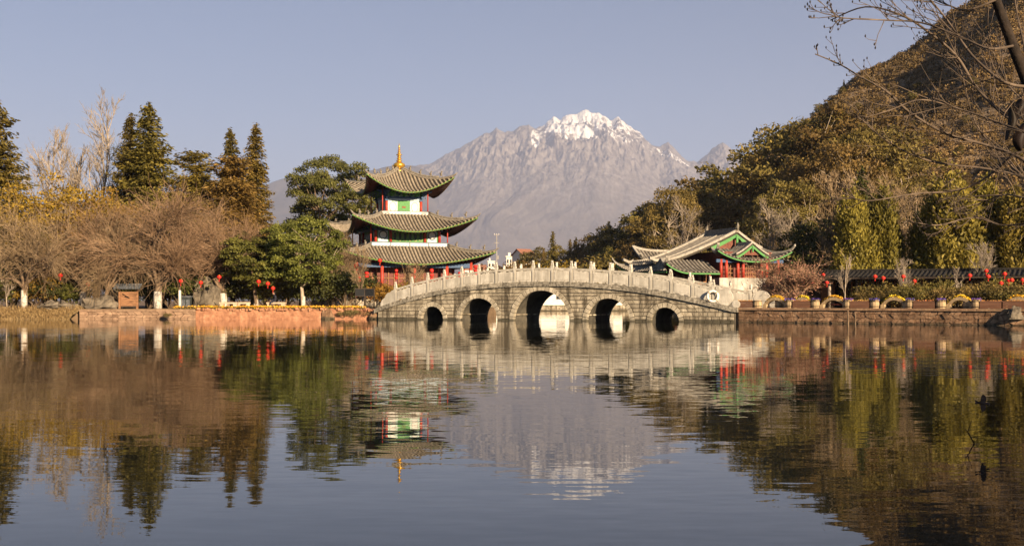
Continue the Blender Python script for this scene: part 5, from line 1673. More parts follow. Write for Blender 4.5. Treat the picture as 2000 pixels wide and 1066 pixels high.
tree('shrub_yellow', 'bush', 'upright yellow-green bush behind the leftmost willow trunk', 'bush', (X(70, 100), 100, gw), 3.0, sx=.9)
for px, h in ((690, .5), (672, .45), (712, .5), (330, .3)):
    tree('shrub', 'bush', 'dry brown tuft hanging over the bank wall' if px != 330 else 'dry tuft at the foot of the quay wall', 'bush', (X(px, LY - .3), LY - .75, .05), h * 1.6, sx=1.0, crown_mat=LF_GRASS, group='dry tufts on the bank wall' if px != 330 else None)

# ---- notice shelter
d = 98.2; e = empty('notice_shelter', (X(251, d), d, gw), math.radians(4), 'wooden notice board under a small slate roof beside the willow', 'notice board')
for sx_ in (-.72, .72): MB().box((sx_, 0, .85), (.16, .16, 1.7)).build('post', M_OLDWOOD, e)
for k in range(6): MB().box((0, .01, .33 + k * .2), (1.26, .06, .188)).build('board', M_OLDWOOD, e)
MB().tube([(-.5, -.06, 1.25), (.1, -.06, .9), (-.3, -.06, 1.0)], .03, 5).build('brace', M_DARKWOOD, e)
MB().box((0, 0, .16), (1.5, .1, .1)).build('rail', M_DARKWOOD, e)
m = MB()
for sg in (-1, 1): m.box((0, sg * .33, 1.83), (2.15, .75, .07), rx=-sg * .42)
rf = m.build('roof', M_SLATE, e); MB().tube([(-1.1, 0, 2.02), (1.1, 0, 2.02)], .07, 7).build('ridge', M_SLATE, rf)
for k in range(9):
    MB().tube([(-.98 + k * .245, -.03, 2.02), (-.98 + k * .245, -.68, 1.72)], .045, 6).build('tile_row', M_SLATE, rf)
# ---- litter bin and pole
d = 98.6; e = empty('litter_bin', (X(364, d), d, gw), 0, 'dark green litter bin beside the white lantern pole', 'litter bin')
MB().box((0, 0, .5), (.8, .5, .85)).build('body', M_BIN, e); MB().box((0, 0, 1.02), (.95, .6, .1)).build('lid', M_SLATE, e)
for sx_ in (-.2, .2): MB().box((sx_, -.255, .45), (.3, .02, .6)).build('door', M_SLATE, e)
for sx_ in (-.34, .34): MB().box((sx_, 0, .04), (.08, .4, .09)).build('foot', M_BLACK, e)
e = empty('lantern_pole', (X(351, 98.3), 98.3, gw), 0, 'slim white pole left of the litter bin', 'pole')
MB().lathe([(.13, 0), (.11, 1.5), (.10, 1.55)], 10).build('white_sleeve', M_WHITE, e); MB().lathe([(.08, 1.5), (.07, 2.45)], 8).build('pole', M_BARK, e)
# ---- stone benches
def bench(px, d, w, lb, rz=0):
    e = empty('stone_bench', (X(px, d), d, gw), rz, lb, 'bench')
    MB().box((0, 0, .48), (w, .5, .14)).build('seat', M_BENCH, e)
    for sx_ in (-1, 1): MB().box((sx_ * (w / 2 - .2), 0, .2), (.3, .42, .42)).build('leg', M_BENCH, e)
bench(447, 98.4, 1.5, 'short stone bench left of the camphor trees')
bench(475, 99.8, 1.2, 'plain stone bench partly behind the short one', .2)
bench(540, 99.2, 1.6, 'stone bench where the dark-clothed person sits', -.05)
# ---- seated person
def skin_person(loc, rz):
    e = empty('person', loc, rz, 'person in a dark jacket sitting on the stone bench', 'person')
    J = {'pel': ((0, 0, .56), .16), 'wst': ((0, .0, .74), .15), 'chest': ((0, -.03, .96), .17), 'neck': ((0, -.05, 1.14), .065), 'hd0': ((0, -.07, 1.22), .085), 'hd1': ((0, -.08, 1.33), .095),
         'sl': ((-.2, -.02, 1.05), .075), 'el': ((-.26, -.1, .8), .055), 'wl': ((-.16, -.32, .7), .04), 'hl': ((-.12, -.4, .68), .035),
         'sr': ((.2, -.02, 1.05), .075), 'er': ((.26, -.1, .8), .055), 'wr': ((.16, -.32, .7), .04), 'hr': ((.12, -.4, .68), .035),
         'kl': ((-.13, -.46, .55), .08), 'al': ((-.13, -.48, .1), .05), 'tl': ((-.13, -.64, .04), .045), 'kr': ((.13, -.46, .55), .08), 'ar': ((.13, -.42, .1), .05), 'tr': ((.13, -.58, .04), .045),
         'ql': ((-.11, -.1, .56), .11), 'qr': ((.11, -.1, .56), .11)}
    E = [('pel', 'wst'), ('wst', 'chest'), ('chest', 'neck'), ('neck', 'hd0'), ('hd0', 'hd1'), ('chest', 'sl'), ('sl', 'el'), ('el', 'wl'), ('wl', 'hl'), ('chest', 'sr'), ('sr', 'er'), ('er', 'wr'), ('wr', 'hr'),
         ('pel', 'ql'), ('ql', 'kl'), ('kl', 'al'), ('al', 'tl'), ('pel', 'qr'), ('qr', 'kr'), ('kr', 'ar'), ('ar', 'tr')]
    ks = list(J); me = bpy.data.meshes.new('body'); me.from_pydata([J[k][0] for k in ks], [(ks.index(a), ks.index(b_)) for a, b_ in E], [])
    o = link('body', me, e)
    md = o.modifiers.new('skin', 'SKIN'); md.use_smooth_shade = True
    for i, k in enumerate(ks):
        sv = me.skin_vertices[0].data[i]; sv.radius = (J[k][1], J[k][1]); sv.use_root = (k == 'pel')
    o.modifiers.new('sub', 'SUBSURF').levels = 1
    me.materials.append(M_CLOTH)
    fm = MB(); fm.lathe([(.02, 0), (.075, .04), (.09, .12), (.085, .2), (.03, .25)], 10, (0, -.1, 1.17)); fm.box((0, -.2, 1.28), (.025, .04, .05)); fm.build('face', M_SKIN, e)
    MB().lathe([(.1, 0), (.115, .07), (.1, .14), (.03, .18)], 10, (0, -.06, 1.29)).build('hair', M_HAIR, e)
    for s in (-1, 1):
        m = MB(); hp = Vector((s * .12, -.4, .68)); m.box(hp, (.07, .09, .03))
        for q in range(4): m.tube([hp + Vector((-.03 + q * .02, -.04, 0)), hp + Vector((-.03 + q * .02, -.085 - .008 * (q in (1, 2)), -.008)), hp + Vector((-.03 + q * .02, -.11, -.03))], .009, 5)
        m.tube([hp + Vector((-s * .035, .0, 0)), hp + Vector((-s * .065, -.04, 0)), hp + Vector((-s * .06, -.07, -.01))], .01, 5)
        m.build('hand', M_SKIN, e)
    return e
skin_person((X(537, 99.2), 99.25, gw), math.radians(-60))
# ---- dark display boards near the bridge
for px, lb in ((703, 'left of two black display boards on posts before the bridge'), (722, 'right of two black display boards on posts before the bridge')):
    d = 96.9; e = empty('display_board', (X(px, d), d, gw), math.radians(-6 if px > 710 else 4), lb, 'sign')
    for sx_ in (-.37, .37): MB().lathe([(.05, -.1), (.045, 1.75)], 7, (sx_, 0, 0)).build('post', M_DARKWOOD, e)
    MB().box((0, -.03, 1.35), (.72, .05, .55)).build('panel', M_BLACK, e)
    for zz_ in (1.05, 1.65): MB().box((0, -.04, zz_), (.8, .07, .06)).build('frame', M_DARKWOOD, e)

# ---- lanterns
def lantern_parts(r):
    b_ = MB().lathe([(.1 * r / .24, -.2 * r / .24)] + [(r * math.sin(math.pi * k / 12), -r * .86 * math.cos(math.pi * k / 12)) for k in range(2, 11)] + [(.1 * r / .24, .2 * r / .24)], 24, rib=.035).mesh('paper_globe', M_LANT)
    c_ = MB().lathe([(.45 * r, -.9 * r), (.45 * r, -.8 * r)], 10).lathe([(.45 * r, .8 * r), (.45 * r, .92 * r), (.1 * r, .98 * r)], 10).mesh('cap', M_GOLD)
    t_ = MB().tube([(0, 0, -.9 * r), (0, 0, -1.25 * r)], .02, 6).lathe([(.05, -2.1 * r), (.06, -1.3 * r), (.02, -1.2 * r)], 7).mesh('tassel', M_LANT)
    k_ = MB().tube([(0, 0, .95 * r), (0, 0, 3.6 * r)], .008, 4).mesh('cord', M_CABLE)
    return [('paper_globe', b_), ('cap', c_), ('tassel', t_), ('cord', k_)]
LANT = lantern_parts(.26)
def lantern(px, py, d, lb, s=.74, group='red paper lanterns round the pond'):
    e = empty('lantern', P(px, py, d), R.random(), lb, 'lantern', group); e.scale = (s, s, s)
    for nm, me in LANT: link(nm, me, e)
for px, py, d, lb in [(118, 538, 99, 'leftmost red lantern, above the rockery'), (172, 555, 101, 'small red lantern behind the whitewashed tree by the rockery'), (353, 549, 98, 'red lantern on top of the white pole by the litter bin'),
                      (392, 552, 100, 'red lantern above the pale boulders'), (428, 541, 99, 'red lantern hanging by the slanting willow trunk'), (505, 550, 99, 'left of two red lanterns under the dark camphor'),
                      (523, 554, 99, 'right of two red lanterns under the dark camphor'), (533, 563, 99.9, 'low red lantern just above the seated person'), (626, 550, 103, 'left of a touching pair of lanterns right of the big camphor'),
                      (635, 552, 103, 'right of a touching pair of lanterns right of the big camphor'), (742, 509, 99, 'red lantern in front of the lowest pagoda roof')]:
    lantern(px, py, d, lb)
# long red lantern strings
def lstring(px, y0, y1, d, n, lb, r=.16):
    p = P(px, y0, d); zt, zb = Z(y0, d), Z(y1, d)
    e = empty('lantern_string', (p.x, d, zb), 0, lb, 'lantern string'); H = zt - zb
    MB().tube([(0, 0, 0), (0, 0, H + .4)], .012, 4).build('cord', M_CABLE, e)
    hh = H / n
    for k in range(n): MB().lathe([(r * .5, .03), (r, hh * .25), (r, hh * .75), (r * .5, hh - .03)], 14, (0, 0, k * hh), rib=.04).build('paper_drum', M_LANT, e)
lstring(696, 513, 526, 98.6, 1, 'single red drum lantern high in the dark-stemmed tree', .2)
lstring(701, 520, 551, 98.8, 5, 'long red lantern string below the pagoda eave')
lstring(716, 530, 543, 98.4, 2, 'short red lantern string right of the dark-stemmed tree', .17)
lstring(774, 525, 546, 112.5, 3, 'red lantern string at the pagoda column above the bush')
lstring(843, 524, 550, 113, 3, 'red lantern string hanging at the pagoda centre column', .2)
lstring(929, 517, 540, 112.5, 3, 'red lantern string at the right corner of the pagoda eave', .22)
lstring(898, 530, 545, 113.5, 2, 'short red lantern string beside the pagoda right columns', .18)
# utility pole and far white houses between pagoda and hill
d = 230; e = empty('utility_pole', (X(970, d), d, gw), 0, 'grey utility pole with crossarms right of the pagoda', 'pole')
H = Z(458, d) - gw; MB().lathe([(.15, 0), (.1, H)], 9).build('mast', M_STEEL, e)
for zz_ in (H - .1, H - 1.6): MB().box((0, 0, zz_), (1.0, .12, .1)).build('crossarm', M_STEEL, e)
for sx_ in (-.42, 0, .42): MB().lathe([(.05, 0), (.07, .12), (.04, .25)], 7, (sx_, 0, H - .05)).build('insulator', M_WHITE, e)
MB().box((.25, 0, H - 4.5), (.35, .3, .7)).build('switch_box', M_STEEL, e)
def house(px0, px1, ytop, d, lb, roof=None, depth=7, nw=3, rz=0.0):
    w = (px1 - px0) / F * d; H = Z(ytop, d) - gw
    e = empty('house', (X((px0 + px1) / 2, d), d, gw), rz, lb, 'house')
    MB().box((0, depth / 2, H / 2), (w, depth, H)).build('wall', M_FARWALL, e)
    st = 3.0; k = int(H / st)
    for j in range(k):
        for i in range(nw):
            x = -w / 2 + w * (i + .5) / nw; zc = H - st * (j + .5)
            f_ = MB().box((x, -.03, zc), (w / nw * .5, .1, 1.3)).build('window', M_GLASS, e)
            MB().box((x, -.06, zc - .7), (w / nw * .6, .18, .1)).build('sill', M_FARWALL, f_)
    if roof == 'gable':
        m = MB(); m.extrude_poly([(-w / 2 - .4, -.4, H), (w / 2 + .4, -.4, H), (w / 2 + .4, depth / 2, H + 2), (-w / 2 - .4, depth / 2, H + 2)], (0, .01, .15))
        m.extrude_poly([(-w / 2 - .4, depth + .4, H), (w / 2 + .4, depth + .4, H), (w / 2 + .4, depth / 2, H + 2), (-w / 2 - .4, depth / 2, H + 2)], (0, .01, .15)); m.build('roof', M_FARROOF, e)
        m = MB(); m.extrude_poly([(-w / 2, .05, H), (-w / 2, depth - .05, H), (-w / 2, depth / 2, H + 1.9)], (.2, 0, 0)); m.extrude_poly([(w / 2 - .2, .05, H), (w / 2 - .2, depth - .05, H), (w / 2 - .2, depth / 2, H + 1.9)], (.2, 0, 0)); m.build('gable', M_FARWALL, e)
    else:
        MB().box((0, depth / 2, H + .2), (w + .5, depth + .5, .4)).build('roof_slab', M_FARWALL, e)
        MB().box((-w * .25, depth / 2, H + 1.0), (w * .2, 2, 1.3)).build('stair_head', M_FARWALL, e)
house(989, 1012, 502, 420, 'white flat-roofed block beyond the bridge', nw=4)
house(1020, 1046, 499, 360, 'white house with a rust-red roof at the edge of the wood', 'gable', nw=3, rz=.5)
house(953, 966, 511, 520, 'small white box of a building near the utility pole', nw=2)
house(905, 948, 527, 480, 'low far house hidden by the pagoda corner', 'gable', nw=4)

M_DARKTILE = mat('old_dark_tile', (.008, .007, .006), (.022, .019, .016), 3, .9, isl=.2)
# ------------------------------------------------------------------ right bank: quay, planters, hedge, corridor
rubble_wall('quay_wall', 'rough reddish rubble quay wall below the row of planters', RW_A, RW_B, -.4, .86, .25, .36, M_RUBBLE, M_EARTH, jitter=.3, cope=(.15, .07, 1.6, M_RCAP))
RD = (RW_B - RW_A).normalized(); RYAW = math.atan2(RD.y, RD.x)
RTOP = 1.01
def rpos(px, off): return at_line(RW_A, RW_B, px, off)
rp = random.Random(9)
def flowers(n, w, dp, h, seed, mt, name, arch=None, size=(.06, .11)):
    g = np.random.default_rng(seed)
    x = g.uniform(-w / 2, w / 2, n); y = g.uniform(-dp / 2, dp / 2, n); z = g.random(n) * h
    if arch is not None: z = z + arch(x)
    v, f = leaf_quads(np.stack([x, y, z], 1), rv(g, n), rv(g, n) + np.array([[0, -.5, .7]]), g.uniform(size[0], size[1], n), g.uniform(size[0], size[1], n) * .9)
    return np_mesh(name, v, f, mt)
# barrels
m = MB()
for k in range(12):
    a0, a1 = 2 * math.pi * (k + .03) / 12, 2 * math.pi * (k + .97) / 12
    for (r0, z0_), (r1, z1_) in (((.27, 0), (.31, .26)), ((.31, .26), (.28, .52))):
        q = [(r0, a0, z0_), (r0, a1, z0_), (r1, a1, z1_), (r1, a0, z1_)]
        m.hexa([(r * math.cos(a), r * math.sin(a), z) for r, a, z in q] + [((r - .03) * math.cos(a), (r - .03) * math.sin(a), z) for r, a, z in q])
BAR = m.mesh('staves', M_BARREL)
def ringband(r0, r1, h, n=20):
    vs_ = [(r * math.cos(2 * math.pi * i / n), r * math.sin(2 * math.pi * i / n), z) for i in range(n) for r, z in ((r0, 0), (r1, 0), (r1, h), (r0, h))]
    return MB().add(vs_, [(i * 4 + k, ((i + 1) % n) * 4 + k, ((i + 1) % n) * 4 + (k + 1) % 4, i * 4 + (k + 1) % 4) for i in range(n) for k in range(4)])
HOOP = ringband(.295, .318, .04).mesh('hoop', M_DARKWOOD); SOIL = MB().lathe([(.25, .42), (.25, .46)], 12).mesh('soil', M_EARTH)
BFL = [flowers(90, .55, .55, .14, 60 + k, FL_PUR, 'flowers') for k in range(2)]; BGR = [flowers(90, .52, .52, .1, 70 + k, LF_HEDGE, 'leaves') for k in range(2)]
def barrel(px, off, lb, fl=True):
    q = rpos(px, off); e = empty('barrel_planter', (q.x, q.y, RTOP), rp.random() * 6, lb, 'planter', 'barrel planters on the quay')
    link('staves', BAR, e); link('hoop', HOOP, e, (0, 0, .09)); link('hoop', HOOP, e, (0, 0, .43)); link('soil', SOIL, e)
    if fl: link('leaves', BGR[0], e, (0, 0, .48)); link('flowers', BFL[rp.randint(0, 1)], e, (0, 0, .5))
def pbox(px0, px1, off, lb):
    a, b_ = rpos(px0, off), rpos(px1, off); w = (b_ - a).length - .04; c = (a + b_) / 2
    e = empty('planter_box', (c.x, c.y, RTOP), RYAW, lb, 'planter', 'wooden planter boxes on the quay')
    for k in range(3):
        MB().box((0, -.2, .09 + k * .155), (w, .04, .147)).build('plank', M_WOOD, e)
        MB().box((0, .2, .09 + k * .155), (w, .04, .147)).build('plank', M_WOOD, e)
    for sx_ in (-1, 1): MB().box((sx_ * (w / 2 - .02), 0, .24), (.04, .38, .46)).build('end_board', M_WOOD, e)
    MB().box((0, 0, .38), (w - .1, .36, .05)).build('soil', M_EARTH, e)
    o = link('flowers', flowers(int(w * 80), w - .1, .36, .1, int(px0), FL_ORA, 'flowers'), e, (0, 0, .42))
    link('leaves', flowers(int(w * 60), w - .1, .36, .07, int(px0) + 1, LF_HEDGE, 'leaves'), e, (0, 0, .4))
def parch(px0, px1, off, lb, h=.72):
    a, b_ = rpos(px0, off), rpos(px1, off); w = (b_ - a).length; c = (a + b_) / 2
    e = empty('arched_planter', (c.x, c.y, RTOP), RYAW, lb, 'planter', 'arched planters like little bridges on the quay')
    n = 16
    f_ = lambda x: .18 + (h - .18) * (1 - (2 * x / w) ** 2) if True else 0
    for k in range(n):                    # staves bent over the arch
        x0, x1 = -w / 2 + w * (k + .04) / n, -w / 2 + w * (k + .96) / n
        q = [(x0, f_(x0) - .2), (x1, f_(x1) - .2), (x1, f_(x1)), (x0, f_(x0))]
        MB().hexa([(x, -.22, z) for x, z in q] + [(x, .22, z) for x, z in q]).build('stave', M_BARREL, e)
    for sx_ in (-1, 1): MB().box((sx_ * (w / 2 - .12), 0, .1), (.24, .46, .26)).build('foot', M_BARREL, e)
    link('flowers', flowers(int(w * 150), w * .96, .4, .14, int(px0), FL_YEL, 'flowers', arch=lambda x: .18 + (h - .18) * (1 - (2 * x / w) ** 2), size=(.07, .14)), e)
    link('leaves', flowers(int(w * 60), w * .96, .4, .08, int(px0) + 3, LF_HEDGE, 'leaves', arch=lambda x: .18 + (h - .18) * (1 - (2 * x / w) ** 2)), e)
bl = {1474: 'barrel between the box by the bridge end and the first flower arch', 1510: 'barrel under the middle of the first flower arch', 1537: 'barrel right of the first flower arch', 1587: 'barrel with purple flowers left of the second flower arch', 1651: 'barrel with purple flowers right of the second flower arch',
      1703: 'barrel with purple flowers left of the third flower arch', 1773: 'barrel with purple flowers right of the third flower arch', 1833: 'barrel with purple flowers left of the fourth flower arch', 1903: 'barrel with purple flowers right of the fourth flower arch', 1760: 'plain barrel half hidden at the right foot of the third arch', 1880: 'plain barrel half hidden at the right foot of the fourth arch'}
for px, lb in bl.items(): barrel(px, .42 if px not in (1510, 1760, 1880) else .95, lb, px not in (1474, 1510, 1760, 1880))
for a, b_, lb in ((1434, 1468, 'brown planter box beside the end of the bridge'), (1545, 1582, 'brown planter box between the first and second flower arches'), (1657, 1696, 'brown planter box between the second and third flower arches'), (1781, 1824, 'brown planter box between the third and fourth flower arches'), (1911, 1954, 'brown planter box right of the fourth flower arch'), (1956, 2006, 'brown planter box cut by the right edge')):
    pbox(a, b_, .4, lb)
for a, b_, off, lb in ((1483, 1530, .75, 'first flower arch, nearest the bridge'), (1528, 1568, 1.6, 'yellow flower arch set back behind the first barrel row'), (1595, 1646, .75, 'second flower arch along the quay'), (1713, 1764, .8, 'third flower arch along the quay'), (1841, 1894, .85, 'fourth flower arch along the quay'), (1944, 2010, 1.5, 'flower arch behind the boxes at the right edge')):
    parch(a, b_, off, lb)
# stakes in the water
for px, y1, lb, r in ((1667, 606, 'taller wooden stake standing in the water by the quay', .06), (1681, 610, 'shorter wooden stake standing in the water by the quay', .045)):
    q = rpos(px, -.9); e = MB().tube([(0, 0, -.8), (.02, 0, .3), (0, .01, Z(y1, q.y))], [r, r, r * .9], 8).build('water_stake', M_BARK); e.location = (q.x, q.y, 0); tag(e, lb, 'stake')
rock('rock', 'dark boulder jutting from the quay wall at the right edge', (*rpos(1985, -.15), .55), (.45, .35, .5), 61, M_ROCKERY)
# hedge: clipped bushes in a row
hl = ['', '']
for i in range(14):
    px = 1655 + i * 28; q = rpos(px, 4.2 + .5 * math.sin(i * 1.7))
    tree('shrub', 'hedge_bush', 'brown-green bush in the clipped hedge behind the planters', 'bush', (q.x, q.y, LAND - .03), 1.45 + .22 * math.sin(i * 2.3), sx=1.05, group='hedge bushes behind the planters')
for i in range(13):
    px = 1668 + i * 29; q = rpos(px, 6.0 + .4 * math.sin(i * 2.9))
    tree('shrub', 'hedge_bush', 'brown-green bush in the taller second row of the hedge', 'bush', (q.x, q.y, LAND - .03), 1.75 + .25 * math.sin(i * 1.3), sx=1.1, group='rear hedge bushes', crown_mat=LF_OLIVE if i % 4 == 1 else None)
# covered corridor with dark timber and lanterns
CA, CB = Vector((25.2, 93.5)), Vector((46.0, 83.5))
Ln = (CB - CA).length
cor = empty('covered_corridor', (CA.x, CA.y, LAND), math.atan2(CB.y - CA.y, CB.x - CA.x), 'long dark timber corridor with a tiled roof behind the hedge', 'corridor')
MB().box((Ln / 2, 4.2, 1.3), (Ln, .2, 2.5)).build('rear_wall', M_DARKWOOD, cor)
nb = 11
for i in range(nb + 1):
    x = Ln * i / nb
    MB().lathe([(.13, 0), (.12, 2.45)], 9, (x, 0, 0)).build('column', M_DARKWOOD if i % 3 else M_BARKP, cor)
    if i < nb:
        xm = Ln * (i + .5) / nb; w = Ln / nb
        MB().box((xm, 0, 2.32), (w - .26, .14, .22)).build('beam', M_DARKWOOD, cor)
        for k in range(5): MB().box((xm - w * .38 + w * .19 * k, 4.05, 1.5), (.1, .08, 1.6)).build('window_bar', M_OLDWOOD, cor)
        MB().box((xm, 4.04, .95), (w * .8, .1, .1)).build('window_sill', M_DKRED, cor)
        MB().box((xm, .05, .38), (w - .3, .3, .08)).build('rail_seat', M_DKRED, cor)
rf = MB().grid(lambda a, b_: Vector((-.6 + (Ln + 1.2) * a, -.9 + 3.0 * b_, 2.5 + .5 * b_ ** 1.2)), 2, 6, True).grid(lambda a, b_: Vector((-.6 + (Ln + 1.2) * a, 5.1 - 3.0 * b_, 2.5 + .5 * b_ ** 1.2)), 2, 6, True, flip=True).build('roof', M_TILEBASE, cor)
for i in range(70):
    x = -.5 + (Ln + 1.0) * i / 69
    rib([Vector((x, -.93 + 3.0 * k / 4, 2.51 + .5 * (k / 4) ** 1.2)) for k in range(4, -1, -1)], .08).build('tile_row', M_DARKTILE, rf)
MB().box((Ln / 2, 2.1, 3.06), (Ln + 1.2, .26, .26)).build('ridge', M_DARKTILE, rf)
MB().box((Ln / 2, -.95, 2.42), (Ln + 1.2, .06, .12)).build('fascia', M_DARKWOOD, rf)
for i, px in enumerate((1692, 1800, 1850, 1960)):
    d = 87.5 - .012 * (px - 1690) - (i % 3) * .8
    tree('shrub_green', 'evergreen_bush', 'tall loose bush leaning over the corridor eave behind the hedge', 'bush', (X(px, d), d, LAND - .05), 2.1 + .6 * ((i * 5) % 4) / 3, sx=.95, crown_mat=LF_OLIVE if i % 2 else LF_HEDGE, group='loose bushes before the corridor')
# small dark shop between plum tree and corridor
d = 97.0; e = empty('timber_shop', (X(1592, d), d, LAND), math.radians(12), 'low dark timber shop half hidden behind the pink plum tree', 'shop')
MB().box((0, 2, 1.2), (7.0, 3.6, 2.4)).build('wall', M_DARKWOOD, e)
MB().box((-1.6, .14, .95), (1.7, .12, 1.8)).build('shutter', M_SLATE, e); MB().box((1.2, .14, 1.1), (1.2, .12, 2.1)).build('door', M_OLDWOOD, e)
for k in range(4): MB().lathe([(.12, 0), (.11, 2.3)], 8, (-3.3 + k * 2.2, -.8, 0)).build('column', M_BARK, e)
rf = MB().grid(lambda a, b_: Vector((-3.9 + 7.8 * a, -1.5 + 3.6 * b_, 2.35 + .7 * b_)), 2, 4).grid(lambda a, b_: Vector((-3.9 + 7.8 * a, 5.5 - 3.4 * b_, 2.35 + .7 * b_)), 2, 4, flip=True).build('roof', M_TILEBASE, e)
for i in range(32): rib([Vector((-3.8 + 7.6 * i / 31, -1.53 + 3.6 * k / 3, 2.36 + .7 * k / 3)) for k in (3, 2, 1, 0)], .08).build('tile_row', M_DARKTILE, rf)
MB().box((0, -1.52, 2.3), (7.8, .06, .1)).build('fascia', M_DARKWOOD, rf)
# lanterns along the right bank
for px, py, d, lb in [(1555, 540, 88, 'dark red lantern under the plum tree crown'), (1568, 551, 87, 'bright lantern below the dark one beside the plum trunk'), (1586, 553, 87, 'lantern right of the plum trunk'), (1608, 537, 87, 'high lantern at the right end of the plum tree'), (1615, 552, 89, 'shaded lantern below the high one past the plum tree'),
                      (1709, 540, 86, 'first bright lantern on the left end of the corridor'), (1725, 543, 86, 'second lantern along the corridor from its left end'), (1764, 540, 85.5, 'lantern before the bare shrub in front of the corridor'), (1786, 549, 86, 'small low lantern right of the bare shrub by the corridor'), (1894, 538, 83, 'lantern by the pale corridor column'),
                      (1926, 529, 84, 'highest lantern at the right part of the corridor'), (1930, 540, 82, 'large lantern just below the highest one'), (1962, 535, 82, 'lantern high between the large one and the right edge'), (1955, 553, 81, 'lowest lantern near the right edge'), (1970, 548, 82.5, 'left of two overlapping lanterns near the right edge'), (1976, 547, 81.5, 'right of two overlapping lanterns near the right edge'), (1997, 547, 81, 'lantern touching the right edge')]:
    lantern(px, py, d, lb, .62)
# far quay and white wall seen through the arches
FQ0, FQ1 = Vector((-14, 171.0)), Vector((26, 171.0))
rubble_wall('far_quay', 'pale stone quay seen through the bridge arches', FQ0, FQ1, -.3, .75, .35, 1.4, M_STONE, M_MORTAR, jitter=.12, cope=(.1, .05, 2.0, M_STONE))
e = empty('white_building', (5.5, 176, LAND), 0, 'low sunlit white building seen through the central arch', 'building')
MB().box((0, 2, 1.15), (22, 4, 2.3)).build('wall', M_WHITE, e)
for k in range(6): MB().box((-9 + k * 3.6, -.03, 1.3), (1.3, .1, .8)).build('window', M_GLASS, e)
MB().box((0, 2, 2.42), (22.8, 5, .2)).build('roof_slab', M_WHITE, e)

# ------------------------------------------------------------------ trees on the right
T('plum', 'plum_tree', 'wide pinkish bare plum tree on the quay beside the hall', 'tree', 1553, 86.0, 482, sx=1.12, rz=.6)
T('plum', 'plum_tree', 'smaller pinkish plum tree in front of the hall plinth', 'tree', 1515, 89.5, 505, sx=.8, rz=2.7)
T('bare_small', 'bare_tree', 'young pale bare tree left of the corridor', 'tree', 1649, 85.5, 495, sx=.8)
T('bare_brown', 'bare_tree', 'grey bushy bare tree in front of the corridor', 'tree', 1757, 88, 490, sx=.75, trunk_mat=M_BARKP, crown_mat=M_TWIGP)
T('bare_small', 'bare_tree', 'low bare shrub tree at the middle of the hedge', 'tree', 1872, 82, 520, sx=1.2)
T('bare_brown', 'bare_tree', 'greyish bare tree before the yellow cypresses at the right', 'tree', 1930, 90, 455, sx=.9, trunk_mat=M_BARKP, crown_mat=M_TWIGP, lime=.8)
for px, d, top, sx_, lb in [(1668, 99, 352, 1.1, 'left yellow-green cypress of the pair beside the shop'), (1722, 100, 348, 1.0, 'right yellow-green cypress of the pair beside the shop'), (1690, 103, 330, .7, 'dark pointed conifer behind the cypress pair'), (1808, 100, 395, 1.2, 'yellow cypress behind the corridor left half'), (1862, 98, 318, 1.5, 'big golden cypress behind the corridor'),
                            (1925, 99, 335, 1.5, 'golden cypress left of the one at the right edge'), (1990, 97, 350, 1.4, 'golden cypress at the right edge'), (1745, 104, 420, 1.1, 'low olive cypress right of the pair')]:
    if 'dark pointed' in lb: T('spruce_c', 'conifer_tree', lb, 'tree', px, d, top, sx=.9, crown_mat=LF_DARK)
    else: T('cypress_a' if px % 2 else 'cypress_b', 'cypress_tree', lb, 'tree', px, d, top, sx=sx_)
for px, d, top, pn, lb in [(1625, 101, 395, 'bare_brown', 'brown bare tree between hall and cypress pair'), (1600, 104, 430, 'darkround', 'dark evergreen behind the plum tree'), (1565, 106, 440, 'darkround', 'dark evergreen right of the hall roof'), (1512, 108, 385, 'bare_b', 'pale bare tree directly behind the hall'), (1545, 112, 400, 'bare_b', 'pale bare tree right of the one behind the hall'),
                           (1342, 118, 380, 'bare_b', 'pale forked bare tree left of the hall ridge'), (1645, 112, 300, 'bare_brown', 'tall brown bare tree above the cypress pair'), (1775, 110, 330, 'bare_brown', 'brown bare tree between the two cypress groups'), (1730, 120, 310, 'bare_brown', 'high brown bare tree behind the cypress pair')]:
    T(pn, pn.startswith('bare') and 'bare_tree' or 'evergreen_tree', lb, 'tree', px, d, top, sx=.95)
# conifers along the foot of the hill beyond the bridge
for i, (px, d, top, pn, sx_) in enumerate([(1032, 330, 492, 'round_b', .9), (1047, 300, 480, 'round_b', 1.0), (1063, 290, 487, 'spruce_c', .9), (1083, 270, 455, 'spruce_c', 1.0), (1098, 275, 478, 'round_b', .9), (1112, 262, 470, 'spruce_c', .9), (1128, 258, 466, 'spruce_c', 1.0), (1142, 262, 478, 'round_b', .9), (1158, 250, 458, 'round', 1.0), (1172, 255, 470, 'round_b', .9),
                                           (1186, 246, 436, 'spruce_c', 1.0), (1197, 240, 440, 'round_b', 1.1), (1212, 250, 448, 'spruce_c', 1.0), (1224, 238, 430, 'round', 1.1), (1236, 236, 418, 'spruce_c', 1.1), (1247, 232, 412, 'spruce_c', 1.0), (1260, 228, 425, 'round_b', 1.2), (1275, 226, 400, 'spruce_c', 1.1), (1110, 230, 505, 'round_b', 1.0), (1150, 228, 500, 'round', 1.0), (1200, 222, 480, 'round_b', 1.0), (1235, 210, 470, 'round', 1.0), (1075, 250, 505, 'round_b', 1.1)]):
    zb = max(LAND, float(hill_z(X(px, d), d)))
    T(pn, 'conifer_tree' if pn == 'spruce_c' else 'evergreen_tree', 'pointed green conifer in the row beyond the bridge' if pn == 'spruce_c' else 'bushy green tree in the row beyond the bridge', 'tree', px, d, top, base=zb, sx=sx_, group='conifers beyond the bridge' if pn == 'spruce_c' else 'bushy trees beyond the bridge')
